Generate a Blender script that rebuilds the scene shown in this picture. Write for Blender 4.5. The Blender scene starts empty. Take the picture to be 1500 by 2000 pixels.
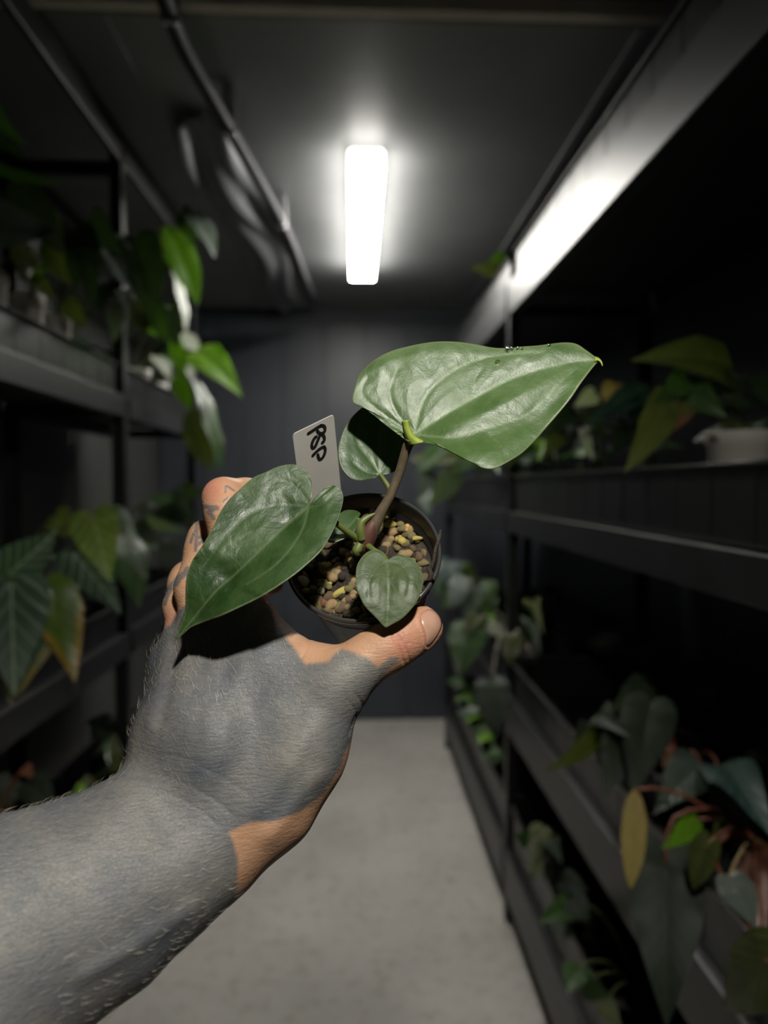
import bpy, bmesh, math, random
import numpy as np
from mathutils import Vector, Matrix, Euler

# ------------------------------------------------------------------ camera, world, exposure
scene = bpy.context.scene
COL = scene.collection
F_PX = 1400.0
CAM_H = 1.40
cam_data = bpy.data.cameras.new('camera')
cam = bpy.data.objects.new('camera', cam_data)
COL.objects.link(cam)
cam.location = (0, 0, CAM_H)
cam.rotation_euler = (math.radians(90 - 2.13), 0, math.radians(-2.33))
cam_data.sensor_fit = 'VERTICAL'
cam_data.sensor_height = 36.0
cam_data.sensor_width = 27.0
cam_data.lens = F_PX / 2000 * 36.0
cam_data.clip_start = 0.02
cam_data.clip_end = 50
cam_data.dof.use_dof = True
cam_data.dof.focus_distance = 0.335
cam_data.dof.aperture_fstop = 5.2
scene.camera = cam

world = bpy.data.worlds.new('world')
scene.world = world
world.use_nodes = True
world.node_tree.nodes['Background'].inputs[0].default_value = (0.6, 0.7, 0.9, 1)
world.node_tree.nodes['Background'].inputs[1].default_value = 0.0

scene.view_settings.view_transform = 'Standard'
scene.view_settings.look = 'None'
scene.view_settings.gamma = 1.0
scene.view_settings.use_curve_mapping = False
scene.view_settings.exposure = 0.0
LAMP_STRENGTH = 74.0
SPOT_W = 24.0

# ------------------------------------------------------------------ helpers
RC = Euler(cam.rotation_euler).to_matrix()
RCn = np.array(RC)
CLOC = np.array((0, 0, CAM_H))
rng = random.Random(7)
nrng = np.random.RandomState(11)


def Pc(px, py, d):
    """pixel + distance along the lens axis -> camera-space point"""
    return np.array(((px - 750) / F_PX * d, -(py - 1000) / F_PX * d, -d))


def c2w(p):
    return np.asarray(p) @ RCn.T + CLOC


def P(px, py, d):
    return Vector(c2w(Pc(px, py, d)))


def wm(o):
    if o.parent:
        return wm(o.parent) @ o.matrix_parent_inverse @ o.matrix_basis
    return o.matrix_basis.copy()


def attach(child, parent):
    child.parent = parent
    child.matrix_parent_inverse = wm(parent).inverted()


def tag(o, label=None, cat=None, group=None, kind=None):
    if label: o['label'] = label
    if cat: o['category'] = cat
    if group: o['group'] = group
    if kind: o['kind'] = kind
    return o


def thing(name, loc, label, cat, group=None):
    o = bpy.data.objects.new(name, None)
    COL.objects.link(o)
    o.empty_display_size = 0.05
    o.location = loc
    return tag(o, label, cat, group)


def mesh_obj(name, verts, faces, mat, parent=None, smooth=True):
    me = bpy.data.meshes.new(name)
    me.from_pydata([tuple(v) for v in verts], [], [tuple(int(i) for i in f) for f in faces])
    if smooth:
        me.polygons.foreach_set('use_smooth', [True] * len(me.polygons))
    me.update()
    if mat: me.materials.append(mat)
    o = bpy.data.objects.new(name, me)
    COL.objects.link(o)
    if parent: attach(o, parent)
    return o


class MB:
    """collects boxes / tubes into one mesh"""
    def __init__(s):
        s.v = []; s.f = []

    def box(s, x0, x1, y0, y1, z0, z1):
        b = len(s.v)
        s.v += [(x, y, z) for z in (z0, z1) for y in (y0, y1) for x in (x0, x1)]
        s.f += [tuple(b + i for i in q) for q in ((0, 2, 3, 1), (4, 5, 7, 6), (0, 1, 5, 4), (2, 6, 7, 3), (0, 4, 6, 2), (1, 3, 7, 5))]
        return s

    def tube(s, pts, radii, n=8, caps=True):
        v, f = tube_geo(pts, radii, n, caps)
        b = len(s.v)
        s.v += v
        s.f += [tuple(b + i for i in q) for q in f]
        return s

    def build(s, name, mat, parent=None, smooth=False, bevel=0.0):
        o = mesh_obj(name, s.v, s.f, mat, parent, smooth)
        if bevel:
            m = o.modifiers.new('bevel', 'BEVEL'); m.width = bevel; m.segments = 2; m.limit_method = 'ANGLE'
        return o


def tube_geo(pts, radii, n=8, caps=True):
    pts = [Vector(p) for p in pts]
    if not hasattr(radii, '__len__'): radii = [radii] * len(pts)
    v = []; f = []
    t0 = (pts[1] - pts[0]).normalized()
    ref = Vector((0, 0, 1)) if abs(t0.z) < 0.9 else Vector((1, 0, 0))
    side = t0.cross(ref).normalized()
    for i, p in enumerate(pts):
        t = (pts[min(i + 1, len(pts) - 1)] - pts[max(i - 1, 0)]).normalized()
        side = (side - t * side.dot(t)).normalized()
        up = t.cross(side)
        for k in range(n):
            a = 2 * math.pi * k / n
            v.append(tuple(p + (side * math.cos(a) + up * math.sin(a)) * radii[i]))
    for i in range(len(pts) - 1):
        for k in range(n):
            k2 = (k + 1) % n
            f.append((i * n + k, i * n + k2, (i + 1) * n + k2, (i + 1) * n + k))
    if caps:
        f.append(tuple(range(n - 1, -1, -1)))
        f.append(tuple((len(pts) - 1) * n + k for k in range(n)))
    return v, f


def catmull(pts, per=6, closed=False):
    p = [np.array(q, float) for q in pts]
    n = len(p); out = []
    rngi = range(n if closed else n - 1)
    for i in rngi:
        if closed:
            a, b, c, d = p[(i - 1) % n], p[i], p[(i + 1) % n], p[(i + 2) % n]
        else:
            a, b, c, d = p[max(i - 1, 0)], p[i], p[i + 1], p[min(i + 2, n - 1)]
        for k in range(per):
            t = k / per
            out.append(0.5 * ((2 * b) + (c - a) * t + (2 * a - 5 * b + 4 * c - d) * t * t + (3 * b - a - 3 * c + d) * t ** 3))
    if not closed: out.append(p[-1])
    return np.array(out)


def lathe(profile, n=40):
    """profile: list of (r, z) -> verts, faces about the z axis"""
    v = []; f = []
    for r, z in profile:
        for k in range(n):
            a = 2 * math.pi * k / n
            v.append((r * math.cos(a), r * math.sin(a), z))
    for i in range(len(profile) - 1):
        for k in range(n):
            k2 = (k + 1) % n
            f.append((i * n + k, i * n + k2, (i + 1) * n + k2, (i + 1) * n + k))
    return v, f


# ------------------------------------------------------------------ materials
def new_mat(name):
    m = bpy.data.materials.new(name)
    m.use_nodes = True
    nt = m.node_tree
    return m, nt, nt.nodes['Principled BSDF']


def node(nt, t, **kw):
    n = nt.nodes.new(t)
    for k, v in kw.items():
        if k.startswith('_'): setattr(n, k[1:], v)
        else: n.inputs[k].default_value = v
    return n


def ramp(nt, fac, stops):
    r = nt.nodes.new('ShaderNodeValToRGB')
    e = r.color_ramp.elements
    while len(e) < len(stops): e.new(0.5)
    for el, (p, c) in zip(e, stops):
        el.position = p; el.color = (*c, 1)
    nt.links.new(fac, r.inputs[0])
    return r.outputs[0]


def mat_noise(name, c1, c2, scale=8.0, rough=0.5, bump=0.0, bscale=60.0, metal=0.0, spec=0.5, detail=5, coat=0.0):
    m, nt, b = new_mat(name)
    tc = nt.nodes.new('ShaderNodeTexCoord')
    nz = node(nt, 'ShaderNodeTexNoise', Scale=scale, Detail=detail)
    nt.links.new(tc.outputs['Object'], nz.inputs['Vector'])
    nt.links.new(ramp(nt, nz.outputs['Fac'], [(0.3, c1), (0.7, c2)]), b.inputs['Base Color'])
    b.inputs['Roughness'].default_value = rough
    b.inputs['Metallic'].default_value = metal
    b.inputs['Specular IOR Level'].default_value = spec
    b.inputs['Coat Weight'].default_value = coat
    if bump:
        n2 = node(nt, 'ShaderNodeTexNoise', Scale=bscale, Detail=4)
        nt.links.new(tc.outputs['Object'], n2.inputs['Vector'])
        bp = node(nt, 'ShaderNodeBump', Strength=bump, Distance=0.005)
        nt.links.new(n2.outputs['Fac'], bp.inputs['Height'])
        nt.links.new(bp.outputs['Normal'], b.inputs['Normal'])
    return m


M = {}
M['ceiling'] = mat_noise('ceiling_paint', (.19, .195, .20), (.24, .245, .25), 3, 0.5, 0.08, 30)
M['wall_dark'] = mat_noise('wall_dark_sheet', (.030, .034, .044), (.046, .052, .064), 2.2, 0.45, 0.25, 6)
M['wall_left'] = mat_noise('wall_left_paint', (.045, .046, .044), (.062, .063, .06), 2.5, 0.6, 0.1, 20)
M['wall_front'] = mat_noise('wall_front_bounce_paint', (.66, .66, .63), (.72, .72, .69), 2.5, 0.6, 0.1, 20)  # unseen wall behind the camera, made pale to bounce light onto the hand
M['wood'] = mat_noise('timber', (.62, .59, .48), (.74, .70, .58), 12, 0.6, 0.15, 40)
M['olive'] = mat_noise('painted_timber', (.16, .155, .12), (.21, .20, .16), 9, 0.6, 0.15, 40)
M['rack'] = mat_noise('rack_black_steel', (.009, .0093, .0105), (.015, .0153, .0172), 14, 0.40, 0.05, 80, spec=0.5)
M['tray'] = mat_noise('tray_black_plastic', (.006, .006, .0064), (.011, .011, .0114), 10, 0.34, 0.1, 50)
M['rim'] = mat_noise('rim_highlight_plastic', (.03, .03, .03), (.055, .054, .052), 10, 0.22, 0.1, 50)  # lighter than the tray body: edge highlight partly put into the base colour
M['shelf'] = mat_noise('shelf_board', (.012, .012, .0125), (.02, .02, .02), 9, 0.6, 0.1, 50)
M['black_pot'] = mat_noise('black_pot_plastic', (.006, .006, .0065), (.011, .011, .0115), 30, 0.42, 0.03, 200)
M['hose'] = mat_noise('conduit_black', (.014, .014, .017), (.022, .022, .026), 20, 0.6, spec=.25)
M['clip'] = mat_noise('clip_zinc', (.6, .6, .62), (.75, .75, .78), 20, 0.2, metal=0.9)
M['lamp_body'] = mat_noise('lamp_body', (.75, .75, .74), (.8, .8, .79), 20, 0.4)
M['soil'] = mat_noise('dark_soil', (.012, .009, .006), (.05, .038, .024), 120, 0.9, 0.8, 300)
M['perlite'] = mat_noise('pale_gravel', (.35, .34, .30), (.62, .60, .55), 90, 0.8, 0.6, 200)
M['white_pot'] = mat_noise('white_pot', (.55, .54, .50), (.68, .67, .63), 20, 0.45)


def floor_mat():
    m, nt, b = new_mat('floor_concrete')
    tc = nt.nodes.new('ShaderNodeTexCoord')
    n1 = node(nt, 'ShaderNodeTexNoise', Scale=3.0, Detail=6)
    n2 = node(nt, 'ShaderNodeTexNoise', Scale=22.0, Detail=6, Roughness=0.7)
    for n in (n1, n2): nt.links.new(tc.outputs['Object'], n.inputs['Vector'])
    c1 = ramp(nt, n1.outputs['Fac'], [(0.3, (.33, .315, .29)), (0.7, (.43, .41, .38))])
    c2 = ramp(nt, n2.outputs['Fac'], [(0.32, (.68, .62, .52)), (0.48, (1, 1, 1))])
    mx = node(nt, 'ShaderNodeMix', _data_type='RGBA', _blend_type='MULTIPLY')
    mx.inputs['Factor'].default_value = 0.8
    nt.links.new(c1, mx.inputs['A']); nt.links.new(c2, mx.inputs['B'])
    nt.links.new(mx.outputs['Result'], b.inputs['Base Color'])
    b.inputs['Roughness'].default_value = 0.7
    bp = node(nt, 'ShaderNodeBump', Strength=0.15, Distance=0.003)
    nt.links.new(n2.outputs['Fac'], bp.inputs['Height']); nt.links.new(bp.outputs['Normal'], b.inputs['Normal'])
    return m


M['floor'] = floor_mat()


def clear_pot_mat():
    m, nt, b = new_mat('clear_pot_plastic')
    b.inputs['Base Color'].default_value = (.78, .75, .68, 1)
    b.inputs['Roughness'].default_value = 0.3
    b.inputs['Transmission Weight'].default_value = 0.2
    b.inputs['IOR'].default_value = 1.2
    return m


M['clear_pot'] = clear_pot_mat()


def film_mat():
    m, nt, b = new_mat('plastic_film')
    b.inputs['Base Color'].default_value = (.17, .175, .185, 1)
    b.inputs['Roughness'].default_value = 0.42
    tc = nt.nodes.new('ShaderNodeTexCoord')
    n2 = node(nt, 'ShaderNodeTexNoise', Scale=7.0, Detail=3)
    nt.links.new(tc.outputs['Object'], n2.inputs['Vector'])
    bp = node(nt, 'ShaderNodeBump', Strength=0.25, Distance=0.02)
    nt.links.new(n2.outputs['Fac'], bp.inputs['Height']); nt.links.new(bp.outputs['Normal'], b.inputs['Normal'])
    return m


M['film'] = film_mat()


def emit_mat(name='lamp_diffuser', k=1.0):
    m, nt, b = new_mat(name)
    b.inputs['Base Color'].default_value = (.9, .9, .88, 1)
    b.inputs['Emission Color'].default_value = (1.0, 0.975, 0.90, 1)
    b.inputs['Emission Strength'].default_value = LAMP_STRENGTH * k
    return m


M['emit'] = emit_mat()
M['lamp_side'] = emit_mat('lamp_translucent_body', .05)


def leaf_mat(name, c1, c2, vein=None, vstr=0.0, edge=None, rough=0.38, nl=7.0, spec=0.5, relief=.4):
    """generic leaf: UV = (u along midrib, v across)"""
    m, nt, b = new_mat(name)
    L = nt.links
    uv = nt.nodes.new('ShaderNodeUVMap')
    sp = nt.nodes.new('ShaderNodeSeparateXYZ'); L.new(uv.outputs[0], sp.inputs[0])

    def mth(op, a, c=None):
        n = nt.nodes.new('ShaderNodeMath'); n.operation = op
        for i, q in enumerate((a, c)):
            if q is None: continue
            if isinstance(q, (int, float)): n.inputs[i].default_value = q
            else: L.new(q, n.inputs[i])
        return n.outputs[0]
    u, v = sp.outputs[0], sp.outputs[1]
    av = mth('ABSOLUTE', v)
    oi = nt.nodes.new('ShaderNodeObjectInfo')
    nz = node(nt, 'ShaderNodeTexNoise', Scale=5.0, Detail=4); L.new(uv.outputs[0], nz.inputs['Vector'])
    fac = mth('ADD', mth('MULTIPLY', nz.outputs['Fac'], 0.7), mth('MULTIPLY', oi.outputs['Random'], 0.3))
    col = ramp(nt, fac, [(0.25, c1), (0.75, c2)])
    if edge:
        em = mth('ADD', mth('MULTIPLY', u, 0.75), mth('MULTIPLY', av, 1.0))
        em = mth('ADD', em, mth('MULTIPLY', nz.outputs['Fac'], 0.3))
        mr = node(nt, 'ShaderNodeMapRange'); L.new(em, mr.inputs[0])
        mr.inputs[1].default_value = 0.72; mr.inputs[2].default_value = 0.95
        mx = node(nt, 'ShaderNodeMix', _data_type='RGBA'); L.new(mr.outputs[0], mx.inputs['Factor'])
        L.new(col, mx.inputs['A']); mx.inputs['B'].default_value = (*edge, 1)
        col = mx.outputs['Result']
    # midrib and side veins curving towards the tip
    mid = node(nt, 'ShaderNodeMapRange'); L.new(av, mid.inputs[0])
    mid.inputs[1].default_value = 0.008; mid.inputs[2].default_value = 0.028; mid.inputs[3].default_value = 1; mid.inputs[4].default_value = 0
    ph = mth('MULTIPLY', mth('SUBTRACT', u, mth('MULTIPLY', mth('POWER', av, 0.8), 0.75)), nl)
    tri = mth('ABSOLUTE', mth('SUBTRACT', mth('FRACT', ph), 0.5))
    sv = node(nt, 'ShaderNodeMapRange'); L.new(tri, sv.inputs[0])
    sv.inputs[1].default_value = 0.03; sv.inputs[2].default_value = 0.13; sv.inputs[3].default_value = 1; sv.inputs[4].default_value = 0
    ve = mth('MAXIMUM', mid.outputs[0], mth('MULTIPLY', sv.outputs[0], 0.75))
    if vein:
        mx = node(nt, 'ShaderNodeMix', _data_type='RGBA'); L.new(mth('MULTIPLY', ve, vstr), mx.inputs['Factor'])
        L.new(col, mx.inputs['A']); mx.inputs['B'].default_value = (*vein, 1)
        col = mx.outputs['Result']
    L.new(col, b.inputs['Base Color'])
    b.inputs['Roughness'].default_value = rough
    b.inputs['Specular IOR Level'].default_value = spec
    bp = node(nt, 'ShaderNodeBump', Strength=relief, Distance=0.004); bp.invert = True
    L.new(ve, bp.inputs['Height']); L.new(bp.outputs['Normal'], b.inputs['Normal'])
    # light shining through the blade
    tr = nt.nodes.new('ShaderNodeBsdfTranslucent')
    gm = node(nt, 'ShaderNodeMix', _data_type='RGBA', _blend_type='MULTIPLY'); gm.inputs['Factor'].default_value = 1
    L.new(col, gm.inputs['A']); gm.inputs['B'].default_value = (1.3, 1.6, 0.5, 1)
    L.new(gm.outputs['Result'], tr.inputs['Color'])
    ms = nt.nodes.new('ShaderNodeMixShader'); ms.inputs[0].default_value = 0.22
    L.new(b.outputs[0], ms.inputs[1]); L.new(tr.outputs[0], ms.inputs[2])
    L.new(ms.outputs[0], nt.nodes['Material Output'].inputs['Surface'])
    return m


LM = {
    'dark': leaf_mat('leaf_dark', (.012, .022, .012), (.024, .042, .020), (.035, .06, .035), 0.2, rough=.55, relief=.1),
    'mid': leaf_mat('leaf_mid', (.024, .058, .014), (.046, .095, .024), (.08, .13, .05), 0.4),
    'bright': leaf_mat('leaf_bright', (.11, .25, .015), (.17, .34, .025), (.22, .38, .06), 0.3),
    'olive': leaf_mat('leaf_olive', (.05, .066, .016), (.085, .10, .028), (.12, .13, .055), 0.45),
    'veined': leaf_mat('leaf_veined', (.028, .06, .035), (.045, .085, .05), (.26, .33, .24), 0.75, nl=5.0, rough=0.5),
    'veined_lime': leaf_mat('leaf_veined_lime', (.10, .17, .02), (.16, .23, .04), (.34, .40, .22), 0.7, nl=5.0, rough=0.5),
    'scorch': leaf_mat('leaf_scorched', (.05, .10, .01), (.09, .15, .015), (.12, .17, .04), 0.3, edge=(.45, .22, .03)),
    'veined_scorch': leaf_mat('leaf_veined_scorched', (.04, .085, .035), (.065, .12, .05), (.24, .31, .20), 0.6, nl=6.0, edge=(.30, .20, .04), rough=0.5),
    'grey': leaf_mat('leaf_grey', (.07, .095, .08), (.12, .15, .125), (.17, .20, .17), 0.4),
    'blue': leaf_mat('leaf_blue', (.018, .045, .04), (.03, .065, .055), (.06, .10, .09), 0.4),
    'dry': leaf_mat('leaf_dry', (.30, .22, .07), (.42, .33, .13), (.28, .2, .08), 0.4, rough=0.7),
    'red': leaf_mat('leaf_red', (.16, .06, .035), (.24, .10, .06), (.3, .16, .1), 0.3),
    'pale': leaf_mat('leaf_pale', (.30, .34, .27), (.45, .48, .40), (.5, .54, .45), 0.3),
}
M['stem'] = mat_noise('stem_green', (.05, .075, .02), (.10, .12, .035), 40, 0.5)
M['stem_red'] = mat_noise('stem_red', (.15, .05, .03), (.25, .09, .05), 40, 0.5)
M['stem_pale'] = mat_noise('stem_pale', (.35, .33, .27), (.5, .48, .4), 40, 0.4)
M['stem_tan'] = mat_noise('stem_tan', (.25, .17, .07), (.36, .26, .12), 40, 0.6)


# ------------------------------------------------------------------ the room
CEIL = 2.43
BACK = 4.24
XL, XR = -1.14, 1.02
Y0 = -1.4


def struct(name, mb, mat, parent=None, label=None, bevel=0):
    o = mb.build(name, mat, parent, bevel=bevel)
    if not parent: tag(o, label, None, None, 'structure')
    return o


struct('floor', MB().box(XL - .1, XR + .1, Y0, BACK + .1, -.08, 0), M['floor'], label='pale grey concrete floor of the aisle')
ceil = struct('ceiling', MB().box(XL - .1, XR + .1, Y0, BACK + .1, CEIL + .012, CEIL + .09), M['ceiling'], label='grey panelled ceiling with long seams')
# ceiling boards, 1.2 m wide, with open joints between them
for xa, xb in ((XL, -.556), (-.550, .648), (.654, XR)):
    for ya, yb in ((Y0, 1.50), (1.506, BACK)):
        struct('ceiling_board', MB().box(xa, xb, ya, yb, CEIL, CEIL + .012), M['ceiling'], ceil)
# slim cover strips along the two long joints
for i, x in enumerate((-.553, .651)):
    struct('cover_strip', MB().box(x - .011, x + .011, 1.6, BACK, CEIL - .006, CEIL), M['ceiling'], ceil)
wb = struct('wall_back', MB().box(XL, XR, BACK, BACK + .1, 0, CEIL), M['wall_dark'], label='dark blue-black panelled back wall')
for i in range(9):                                   # vertical cladding panels
    x0 = XL + .01 + i * .24
    struct('wall_panel', MB().box(x0, min(x0 + .232, XR), BACK - .012, BACK, .0, CEIL - .08), M['wall_dark'], wb, bevel=.003)
struct('wall_left', MB().box(XL - .1, XL, Y0, BACK + .1, 0, CEIL), M['wall_left'], label='grey wall behind the left rack')
struct('wall_right', MB().box(XR, XR + .1, Y0, BACK + .1, 0, CEIL), M['wall_dark'], label='near-black wall behind the right rack')
struct('wall_front', MB().box(XL, XR, Y0 - .1, Y0, 0, CEIL), M['wall_front'], label='unseen wall at the near end of the room, made pale to bounce light')
# cross joist on the ceiling with a pale lower batten
struct('trim_1', MB().box(XL, .66, 1.46, 1.62, CEIL - .012, CEIL - .002), M['olive'], label='dark cross board under the ceiling', bevel=.002)
struct('trim_2', MB().box(XL, .655, 1.515, 1.545, CEIL - .048, CEIL - .013), M['wood'], label='pale timber batten across the ceiling', bevel=.003)


# ------------------------------------------------------------------ ceiling lamps
def lamp(y0, y1, x, label):
    t = thing('ceiling_light', (x, (y0 + y1) / 2, CEIL), label, 'ceiling light', 'batten lights along the ceiling')
    o = MB().box(x - .056, x + .056, y0 + .004, y1 - .004, CEIL - .058, CEIL - .001).build('housing', M['lamp_side'], t)
    m = o.modifiers.new('bevel', 'BEVEL'); m.width = .012; m.segments = 4
    MB().box(x - .054, x + .054, y0 + .006, y1 - .006, CEIL - .066, CEIL - .0585).build('diffuser', M['emit'], t, bevel=.003)
    for ya, yb in ((y0 - .001, y0 + .0035), (y1 - .0035, y1 + .001)):
        MB().box(x - .012, x + .012, ya, yb, CEIL - .036, CEIL - .02).build('end_cap', M['lamp_body'], t, bevel=.002)
    return t


lamp(2.22, 3.42, .037, 'glowing white batten light on the ceiling before the back wall')


# unseen overhead light inferred from the hand's shadows; its clamp spotlight form is invented
SPOT = Vector((.080, -.090, 1.83))
AIM = P(700, 960, .34)
cl = thing('invented_clamp_lamp', tuple(SPOT), 'invented black clamp spotlight out of view, standing in for the unseen light above the held plant', 'spotlight')
sd = (AIM - SPOT).normalized()
Rq = sd.to_track_quat('-Z', 'Y').to_matrix().to_4x4()
v, f = lathe([(.012, .10), (.022, .095), (.026, .05), (.046, .0), (.044, .0), (.024, .05), (.020, .08), (.0, .08)], 28)
o = mesh_obj('lamp_shade', v, f, M['rack']); o.matrix_basis = Matrix.Translation(SPOT) @ Rq; attach(o, cl)
v, f = lathe([(0, .0), (.012, .002), (.020, .012), (.020, .03), (.010, .05), (0, .055)], 20)
o = mesh_obj('bulb', v, f, M['lamp_body']); o.matrix_basis = Matrix.Translation(SPOT - sd * .03) @ Rq; attach(o, cl)
v, f = tube_geo([SPOT - sd * .09, SPOT - sd * .13, Vector((.15, -.22, 2.08)), Vector((.32, -.30, 2.12)), Vector((.43, -.33, 2.03)), Vector((.455, -.32, 1.97))], .006, 8); mesh_obj('gooseneck', v, f, M['rack'], cl)
MB().box(.452, .4735, -.345, -.295, 1.94, 2.0).build('clamp', M['rack'], cl, bevel=.003)
ld = bpy.data.lights.new('spot', 'SPOT'); ld.energy = SPOT_W; ld.spot_size = math.radians(105); ld.spot_blend = .8; ld.shadow_soft_size = .022; ld.color = (1, .955, .87)
lo = bpy.data.objects.new('lamp_light', ld); COL.objects.link(lo); lo.matrix_basis = Matrix.Translation(SPOT + sd * .004) @ Rq; attach(lo, cl)

# ------------------------------------------------------------------ racks
def rack(name, xf, xr, posts, levels, top, label, rails=()):
    """xf / xr: front and rear planes, levels: (beam bottom, beam top)"""
    s = 1 if xr > xf else -1
    t = thing(name, (xf, posts[1], 0), label, 'rack')
    w = .038
    for y in posts:
        for x, dx in ((xf, s), (xr, -s)):
            xa, xb = sorted((x, x + dx * w)); xc, xd = sorted((x, x + dx * .003))
            MB().box(xc, xd, y - w / 2, y + w / 2, 0, top).box(min(xa, xb), max(xa, xb), y - .0015, y + .0015, 0, top).build('post', M['rack'], t)
    for (z0, z1) in levels:
        for ya, yb in zip(posts[:-1], posts[1:]):
            for x, dx in ((xf, s), (xr, -s)):
                o = x - dx * .001
                mb = MB().box(*sorted((o - dx * .004, o)), ya + .02, yb - .02, z0, z1)
                mb.box(*sorted((o, o + dx * .03)), ya + .02, yb - .02, z0, z0 + .004)
                mb.box(*sorted((o, o + dx * .03)), ya + .02, yb - .02, z1 - .004, z1)
                mb.build('beam', M['rack'], t, bevel=.0015)
            MB().box(*sorted((xf + s * .004, xr - s * .004)), ya + .022, yb - .022, z1 - .018, z1 - .004).build('shelf_board', M['shelf'], t)
        for y in posts:
            MB().box(*sorted((xf + s * .004, xr - s * .004)), y - .012, y + .012, z0, z0 + .035).build('cross_bar', M['rack'], t)
    for (x, z0, z1) in rails:
        MB().box(x - .008, x + .008, posts[0], posts[-1], z0, z1).build('rail', M['rack'], t, bevel=.002)
    if rails:
        for y in posts:
            MB().box(*sorted((xf + s * .004, xr - s * .004)), y - .012, y + .012, rails[0][1] - .04, rails[0][1]).build('cross_bar', M['rack'], t)
    return t


R_LEV = [(.10, .25), (.63, .74), (1.255, 1.318), (1.925, 2.024)]
L_LEV = [(.28, .345), (.905, .974), (1.595, 1.655)]
R_POSTS = [-.80, .72, 2.24, 3.76]
L_POSTS = [-.67, .72, 2.11, 3.02]
rack('plant_rack', .48, .93, R_POSTS, R_LEV, 2.02, 'black steel plant rack carrying four levels of trays under bright top tray')
rack('plant_rack', -.66, -1.0, L_POSTS, L_LEV, 2.36, 'black steel plant rack against the grey wall, with open top rail', rails=[(-.668, 2.32, 2.405), (-.99, 2.32, 2.36)])


def tray(xa, xb, ya, yb, z, h, label, group):
    t = thing('grow_tray', ((xa + xb) / 2, (ya + yb) / 2, z), label, 'tray', group)
    w = .003
    mb = MB().box(xa, xb, ya, yb, z, z + w)
    mb.box(xa, xa + w, ya, yb, z, z + h).box(xb - w, xb, ya, yb, z, z + h)
    mb.box(xa, xb, ya, ya + w, z, z + h).box(xa, xb, yb - w, yb, z, z + h)
    n = int((yb - ya) / .11)
    for i in range(1, n):                             # stiffening ribs on the long sides
        y = ya + (yb - ya) * i / n
        mb.box(xa - .001, xa, y - .009, y + .009, z + .012, z + h - .012)
        mb.box(xb, xb + .001, y - .009, y + .009, z + .012, z + h - .012)
    mb.build('tray_body', M['tray'], t)
    r = .009
    rb = MB().box(xa - r, xa + w, ya - r, yb + r, z + h - .006, z + h).box(xb - w, xb + r, ya - r, yb + r, z + h - .006, z + h)
    rb.box(xa, xb, ya - r, ya + w, z + h - .006, z + h).box(xa, xb, yb - w, yb + r, z + h - .006, z + h)
    rb.build('tray_rim', M['rim'], t, bevel=.002)
    return t


LEVN_R = ['lowest', 'third', 'second', 'top']
R_H = [.14, .105, .112, .096]
for li, (z0, z1) in enumerate(R_LEV):
    for bi, (ya, yb) in enumerate(zip(R_POSTS[:-1], R_POSTS[1:])):
        if bi == 0: continue
        end = 'bay by the back wall' if bi == 2 else 'bay nearer the hand'
        tray(.495, .915, ya + .045, yb - .045, z1 + .001, R_H[li], 'long black plastic tray on %s shelf of four-shelf rack, %s' % (LEVN_R[li], end), 'trays on the four-shelf rack')
LEVN_L = ['lowest', 'middle', 'top']
for li, (z0, z1) in enumerate(L_LEV):
    for bi, (ya, yb) in enumerate(zip(L_POSTS[:-1], L_POSTS[1:])):
        if bi == 0: continue
        end = 'bay by the back wall' if bi == 2 else 'bay nearer the arm'
        tray(-.985, -.675, ya + .045, yb - .045, z1 + .001, .088, 'long black plastic tray on %s shelf of open-railed rack, %s' % (LEVN_L[li], end), 'trays on the open-railed rack')

# black conduit hanging along the ceiling, with shiny clips
pts = [P(x, y, d) for x, y, d in ((300, -60, 1.278), (322, 0, 1.359), (362, 100, 1.519), (447, 250, 1.845), (550, 435, 2.511), (590, 530, 3.08), (612, 585, 3.548))]
pts = [Vector((p.x, p.y, min(p.z, CEIL - .035))) for p in pts]
sm = catmull(pts, 6)
cd = thing('conduit', tuple(sm[0]), 'black flexible conduit clipped along the ceiling beside the lamp', 'conduit')
v, f = tube_geo(sm, .017, 10); mesh_obj('pipe', v, f, M['hose'], cd)
for i in (8, 18, 24):
    q = Vector(sm[i])
    MB().box(q.x - .019, q.x + .019, q.y - .008, q.y + .008, q.z - .021, CEIL - .001).build('clip', M['clip'], cd, bevel=.006)
    me = mesh_obj('screw', *lathe([(.0, 0), (.006, .001), (.007, .004), (.0, .004)], 10), M['clip'], cd)
    me.location = (q.x + .012, q.y - .012, q.z - .023); me.rotation_euler = (math.pi, 0, 0)

# crumpled clear film stapled up between conduit and rack, close to the lamp
nu, nv = 46, 22
fv = []
for i in range(nu):
    for j in range(nv):
        s, q = i / (nu - 1), j / (nv - 1)
        y = 2.0 + s * 2.1
        x = -.50 + q * (.16 + .16 * s) + .02 * math.sin(9 * s + 3)
        z = CEIL - .025 - (1 - q) * .02 - .014 * (math.sin(6 * s + 9 * q + 2 * math.sin(5 * s)) + .7 * math.sin(17 * q - 5 * s + 1.5 * math.sin(9 * s)))
        fv.append((x, y, z))
ff = [(i * nv + j, i * nv + j + 1, (i + 1) * nv + j + 1, (i + 1) * nv + j) for i in range(nu - 1) for j in range(nv - 1)]
o = mesh_obj('plastic_film', fv, ff, M['film'])
m = o.modifiers.new('solid', 'SOLIDIFY'); m.thickness = .0008
tag(o, 'crumpled shiny plastic film fixed under the ceiling beside the conduit', 'plastic film')

# ------------------------------------------------------------------ the hand (one continuous surface)
def K(px, py, d, r):
    c = Pc(px, py, d)
    return (c[0], c[1], c[2], r)


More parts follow.
